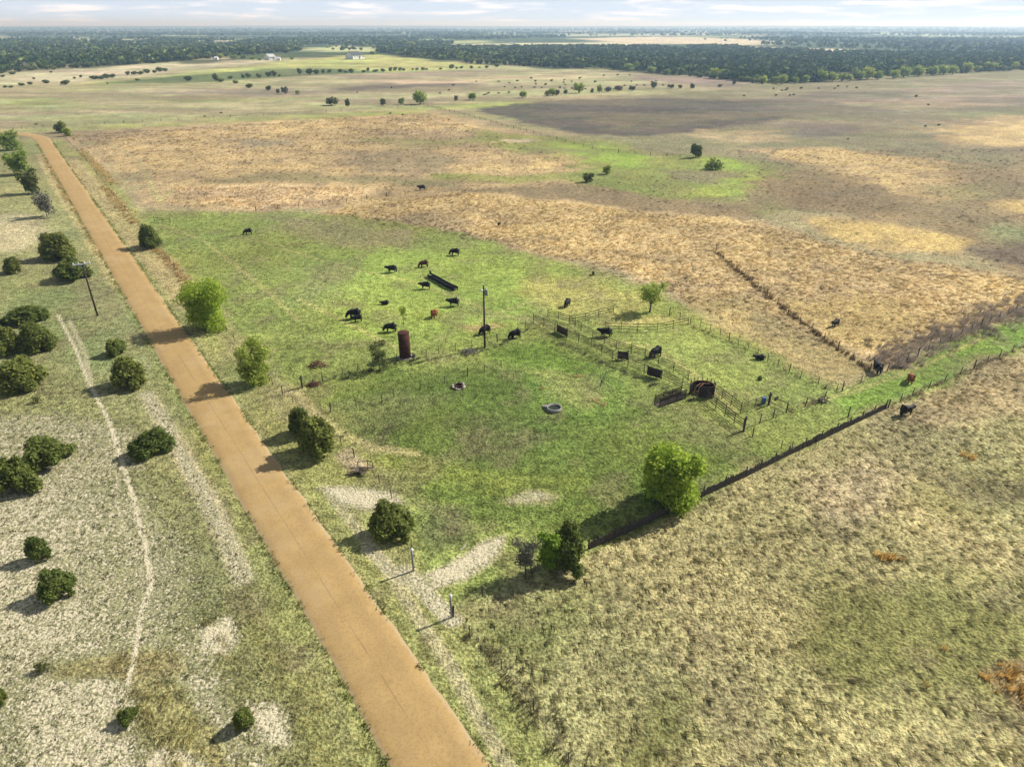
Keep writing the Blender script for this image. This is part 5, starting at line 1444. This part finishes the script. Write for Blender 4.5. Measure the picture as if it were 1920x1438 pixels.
def crossarm_pole():
    c = at(183, 592); root = empty('utility_pole', c, 'dark leaning utility pole with a white crossarm left of the road', 'utility pole')
    MB().tube([(0, 0, -.5), (0, 0, 5), (.03, 0, 9.7)], [.16, .14, .105], 10).build('pole', M['pole_wood'], root, True)
    arm = MB().box((0.0, -.14, 9.35), (1.35, .09, .10), Matrix.Rotation(R(24), 3, 'Z')).build('crossarm', M['white_paint'], root)
    for k in (-1.2, -.45, .45, 1.2):
        x = k * math.cos(R(24)); y = k * math.sin(R(24)) - .14
        MB().lathe([(.05, 0), (.11, .07), (.06, .13), (.10, .2), (.04, .28)], 10, (x, y, 9.452)).build('insulator', M['white_paint'], arm)
    MB().tube([(-.6, -.3, 9.26), (0, -.12, 8.6), (.6, .2, 9.26)], .03, 5).build('brace', M['white_paint'], root)
crossarm_pole()

def gate_post(px, py, h, label, sg):
    c = at(px, py); root = empty('gate_post', c, label, 'gate post')
    MB().tube([(0, 0, -.3), (0, 0, h)], .095, 10).build('pipe', M['galv'], root, True)
    MB().lathe([(.14, 0), (.16, .06), (.10, .16), (.04, .22)], 10, (0, 0, h)).build('cap', M['white_paint'], root)
    for z in (.5, h * .75):
        MB().box((sg * .13, 0, z), (.06, .03, .05)).build('hinge', M['dark_rust'], root)
gate_post(775.5, 1070, 2.5, 'grey steel gate post with a white cap, nearer to the juniper', 1)
gate_post(847, 1157, 2.45, 'grey steel gate post with a white cap, nearer to the bottom edge', -1)

def curved_trough():
    pts = [at(806, 520), at(818, 526), at(830, 533), at(843, 540), at(855, 545)]
    pts = [Vector(p) for p in pts]; c = pts[2]
    root = empty('feed_trough', c, 'long curved black feed trough on legs amid the herd', 'trough')
    # smooth curve
    Q = []
    for i in range(len(pts) - 1):
        p0 = pts[max(0, i - 1)]; p1 = pts[i]; p2 = pts[i + 1]; p3 = pts[min(len(pts) - 1, i + 2)]
        for k in range(5):
            t = k / 5
            Q.append(.5 * ((2 * p1) + (p2 - p0) * t + (2 * p0 - 5 * p1 + 4 * p2 - p3) * t * t + (3 * p1 - p0 - 3 * p2 + p3) * t ** 3))
    Q.append(pts[-1])
    def strip(off, z0, z1, th, nm, mat):
        V = []; F = []
        for i, q in enumerate(Q):
            d = (Q[min(i + 1, len(Q) - 1)] - Q[max(i - 1, 0)]).normalized(); n = Vector((-d.y, d.x, 0))
            b = q - c
            for o, z in ((off - th, z0), (off + th, z0), (off + th, z1), (off - th, z1)):
                V.append(b + n * o + Vector((0, 0, z)))
        m = len(Q)
        for i in range(m - 1):
            for k in range(4):
                F.append((i * 4 + k, (i + 1) * 4 + k, (i + 1) * 4 + (k + 1) % 4, i * 4 + (k + 1) % 4))
        F += [(3, 2, 1, 0), ((m - 1) * 4, (m - 1) * 4 + 1, (m - 1) * 4 + 2, (m - 1) * 4 + 3)]
        return MB().add(V, F).build(nm, mat, root)
    strip(-.48, .18, .72, .06, 'side', M['black_rubber'])
    strip(.48, .18, .72, .06, 'side', M['black_rubber'])
    strip(0, .30, .36, .42, 'floor', M['grey_rubber'])
    for i in range(0, len(Q), 4):
        b = Q[i] - c
        d = (Q[min(i + 1, len(Q) - 1)] - Q[max(i - 1, 0)]).normalized(); n = Vector((-d.y, d.x, 0))
        for s in (-.40, .40):
            MB().tube([b + n * s + Vector((0, 0, -.1)), b + n * s + Vector((0, 0, .298))], .05, 6).build('leg', M['dark_rust'], root)
        MB().tube([b - n * .5 + Vector((0, 0, .74)), b + n * .5 + Vector((0, 0, .74))], .03, 5).build('crossbar', M['black_rubber'], root)
    MB().box(Q[0] - c + Vector((.1, .5, .8)), (.06, .35, .35), Matrix.Rotation(.6, 3, 'Z')).build('end_board', M['black_rubber'], root)
curved_trough()

def round_trough():
    c = at(1039, 768); root = empty('round_trough', c, 'round pale concrete water trough sunk in the green slope', 'trough')
    MB().lathe([(1.02, -.1), (1.0, .42), (.86, .44), (.84, .1)], 28).build('rim', M['concrete'], root, True)
    MB().lathe([(.84, .18), (.83, .22)], 28).build('water', M['water'], root)
    MB().box((-1.05, .35, .2), (.22, .2, .2), Matrix.Rotation(.4, 3, 'Z')).build('float_box', M['concrete'], root)
    MB().lathe([(.25, 0), (.27, .18)], 14, (-1.25, .75, 0)).build('cover_lid', M['concrete'], root)
round_trough()
def stone_ring():
    c = at(860, 726); root = empty('stone_ring', c, 'ring of pale broken stone around a dark well mouth', 'well'); g = random.Random(9)
    MB().lathe([(.62, -.1), (.60, .42), (.50, .43), (.48, .0)], 20).build('well_casing', M['rust'], root)
    MB().lathe([(.48, .1), (.47, .14)], 20).build('water', M['water'], root)
    for i in range(15):
        a = i * 2 * math.pi / 15 + g.uniform(-.15, .15); rr = g.uniform(.72, 1.0)
        bm = bmesh.new(); bmesh.ops.create_icosphere(bm, subdivisions=1, radius=1)
        for v in bm.verts:
            v.co = Vector((v.co.x * g.uniform(.16, .3), v.co.y * g.uniform(.14, .24), v.co.z * g.uniform(.10, .22)))
        me = bpy.data.meshes.new('stone'); bm.to_mesh(me); bm.free()
        o = obj('stone', me, M['rock'], root); o.location = (math.cos(a) * rr, math.sin(a) * rr, g.uniform(.05, .3)); o.rotation_euler = (g.uniform(-.3, .3), g.uniform(-.3, .3), g.uniform(0, 6))
stone_ring()
def scrap_pile():
    c = at(672, 888); root = empty('scrap_pile', c, 'heap of rusty pipe frames and grey sheet scrap right of the road', 'scrap'); g = random.Random(2)
    for i in range(8):
        a = g.uniform(-.4, .6); ln = g.uniform(.7, 1.6); z = .1 + i * .07
        p = Vector((g.uniform(-.9, .8), g.uniform(-.5, .5), z)); d = Vector((math.cos(a), math.sin(a), g.uniform(-.1, .25))) * ln
        MB().tube([p - d, p + d], .045, 6).build('pipe', M['dark_rust'] if i % 3 else M['old_wood'], root)
    for i in range(4):
        MB().box((g.uniform(-.8, .6), g.uniform(-.4, .4), .25 + .1 * i), (.35, .22, .012), Matrix.Rotation(g.uniform(0, 3), 3, 'Z') @ Matrix.Rotation(g.uniform(-.7, .7), 3, 'X')).build('sheet', M['old_wood'], root)
    fr = [(-.2, .9, .1), (1.5, .9, .2), (1.5, .9, 1.1), (-.2, .9, 1.0)]
    for a, b in zip(fr, fr[1:] + fr[:1]):
        MB().tube([a, b], .035, 6).build('frame_bar', M['dark_rust'], root)
scrap_pile()
def marker():
    c = at(224, 683); root = empty('marker_stake', c, 'orange red marker stake in front of the small juniper', 'stake')
    MB().tube([(0, 0, -.2), (-.03, 0, 1.1)], .045, 6).build('stake', M['red_plastic'], root)
    MB().box((.0, -.05, .95), (.09, .012, .12)).build('flag', M['red_plastic'], root)
marker()
def fallen_branch():
    c = at(870, 1026); root = empty('fallen_branch', c, 'pale curved stick lying beside the bare gateway track', 'branch')
    MB().tube([(-.35, -.45, .06), (-.05, -.15, .10), (.2, .35, .08), (.25, .6, .06)], [.07, .06, .045, .02], 6).build('limb', M['rock'], root)
    MB().tube([(.05, .0, .1), (.3, .1, .12)], [.035, .012], 5).build('twig', M['rock'], root)
fallen_branch()

# ------------------------------------------------------------------ haze
def haze():
    mb = MB(); mb.box((0, 8500, 36), (17000, 14000, 56))
    m = bpy.data.materials.new('haze'); m.use_nodes = True
    nt = m.node_tree; nt.nodes.clear()
    out = nt.nodes.new('ShaderNodeOutputMaterial'); v = nt.nodes.new('ShaderNodeVolumePrincipled')
    v.inputs['Color'].default_value = (.50, .74, 1.0, 1)
    v.inputs['Density'].default_value = HAZE_DENSITY
    v.inputs['Anisotropy'].default_value = .3
    v.inputs['Absorption Color'].default_value = (1, 1, 1, 1)
    nt.links.new(v.outputs[0], out.inputs['Volume'])
    o = mb.build('haze', m); tag(o, 'thin blue haze of the far distance', 'haze', kind='stuff')
HAZE_DENSITY = .00018
haze()
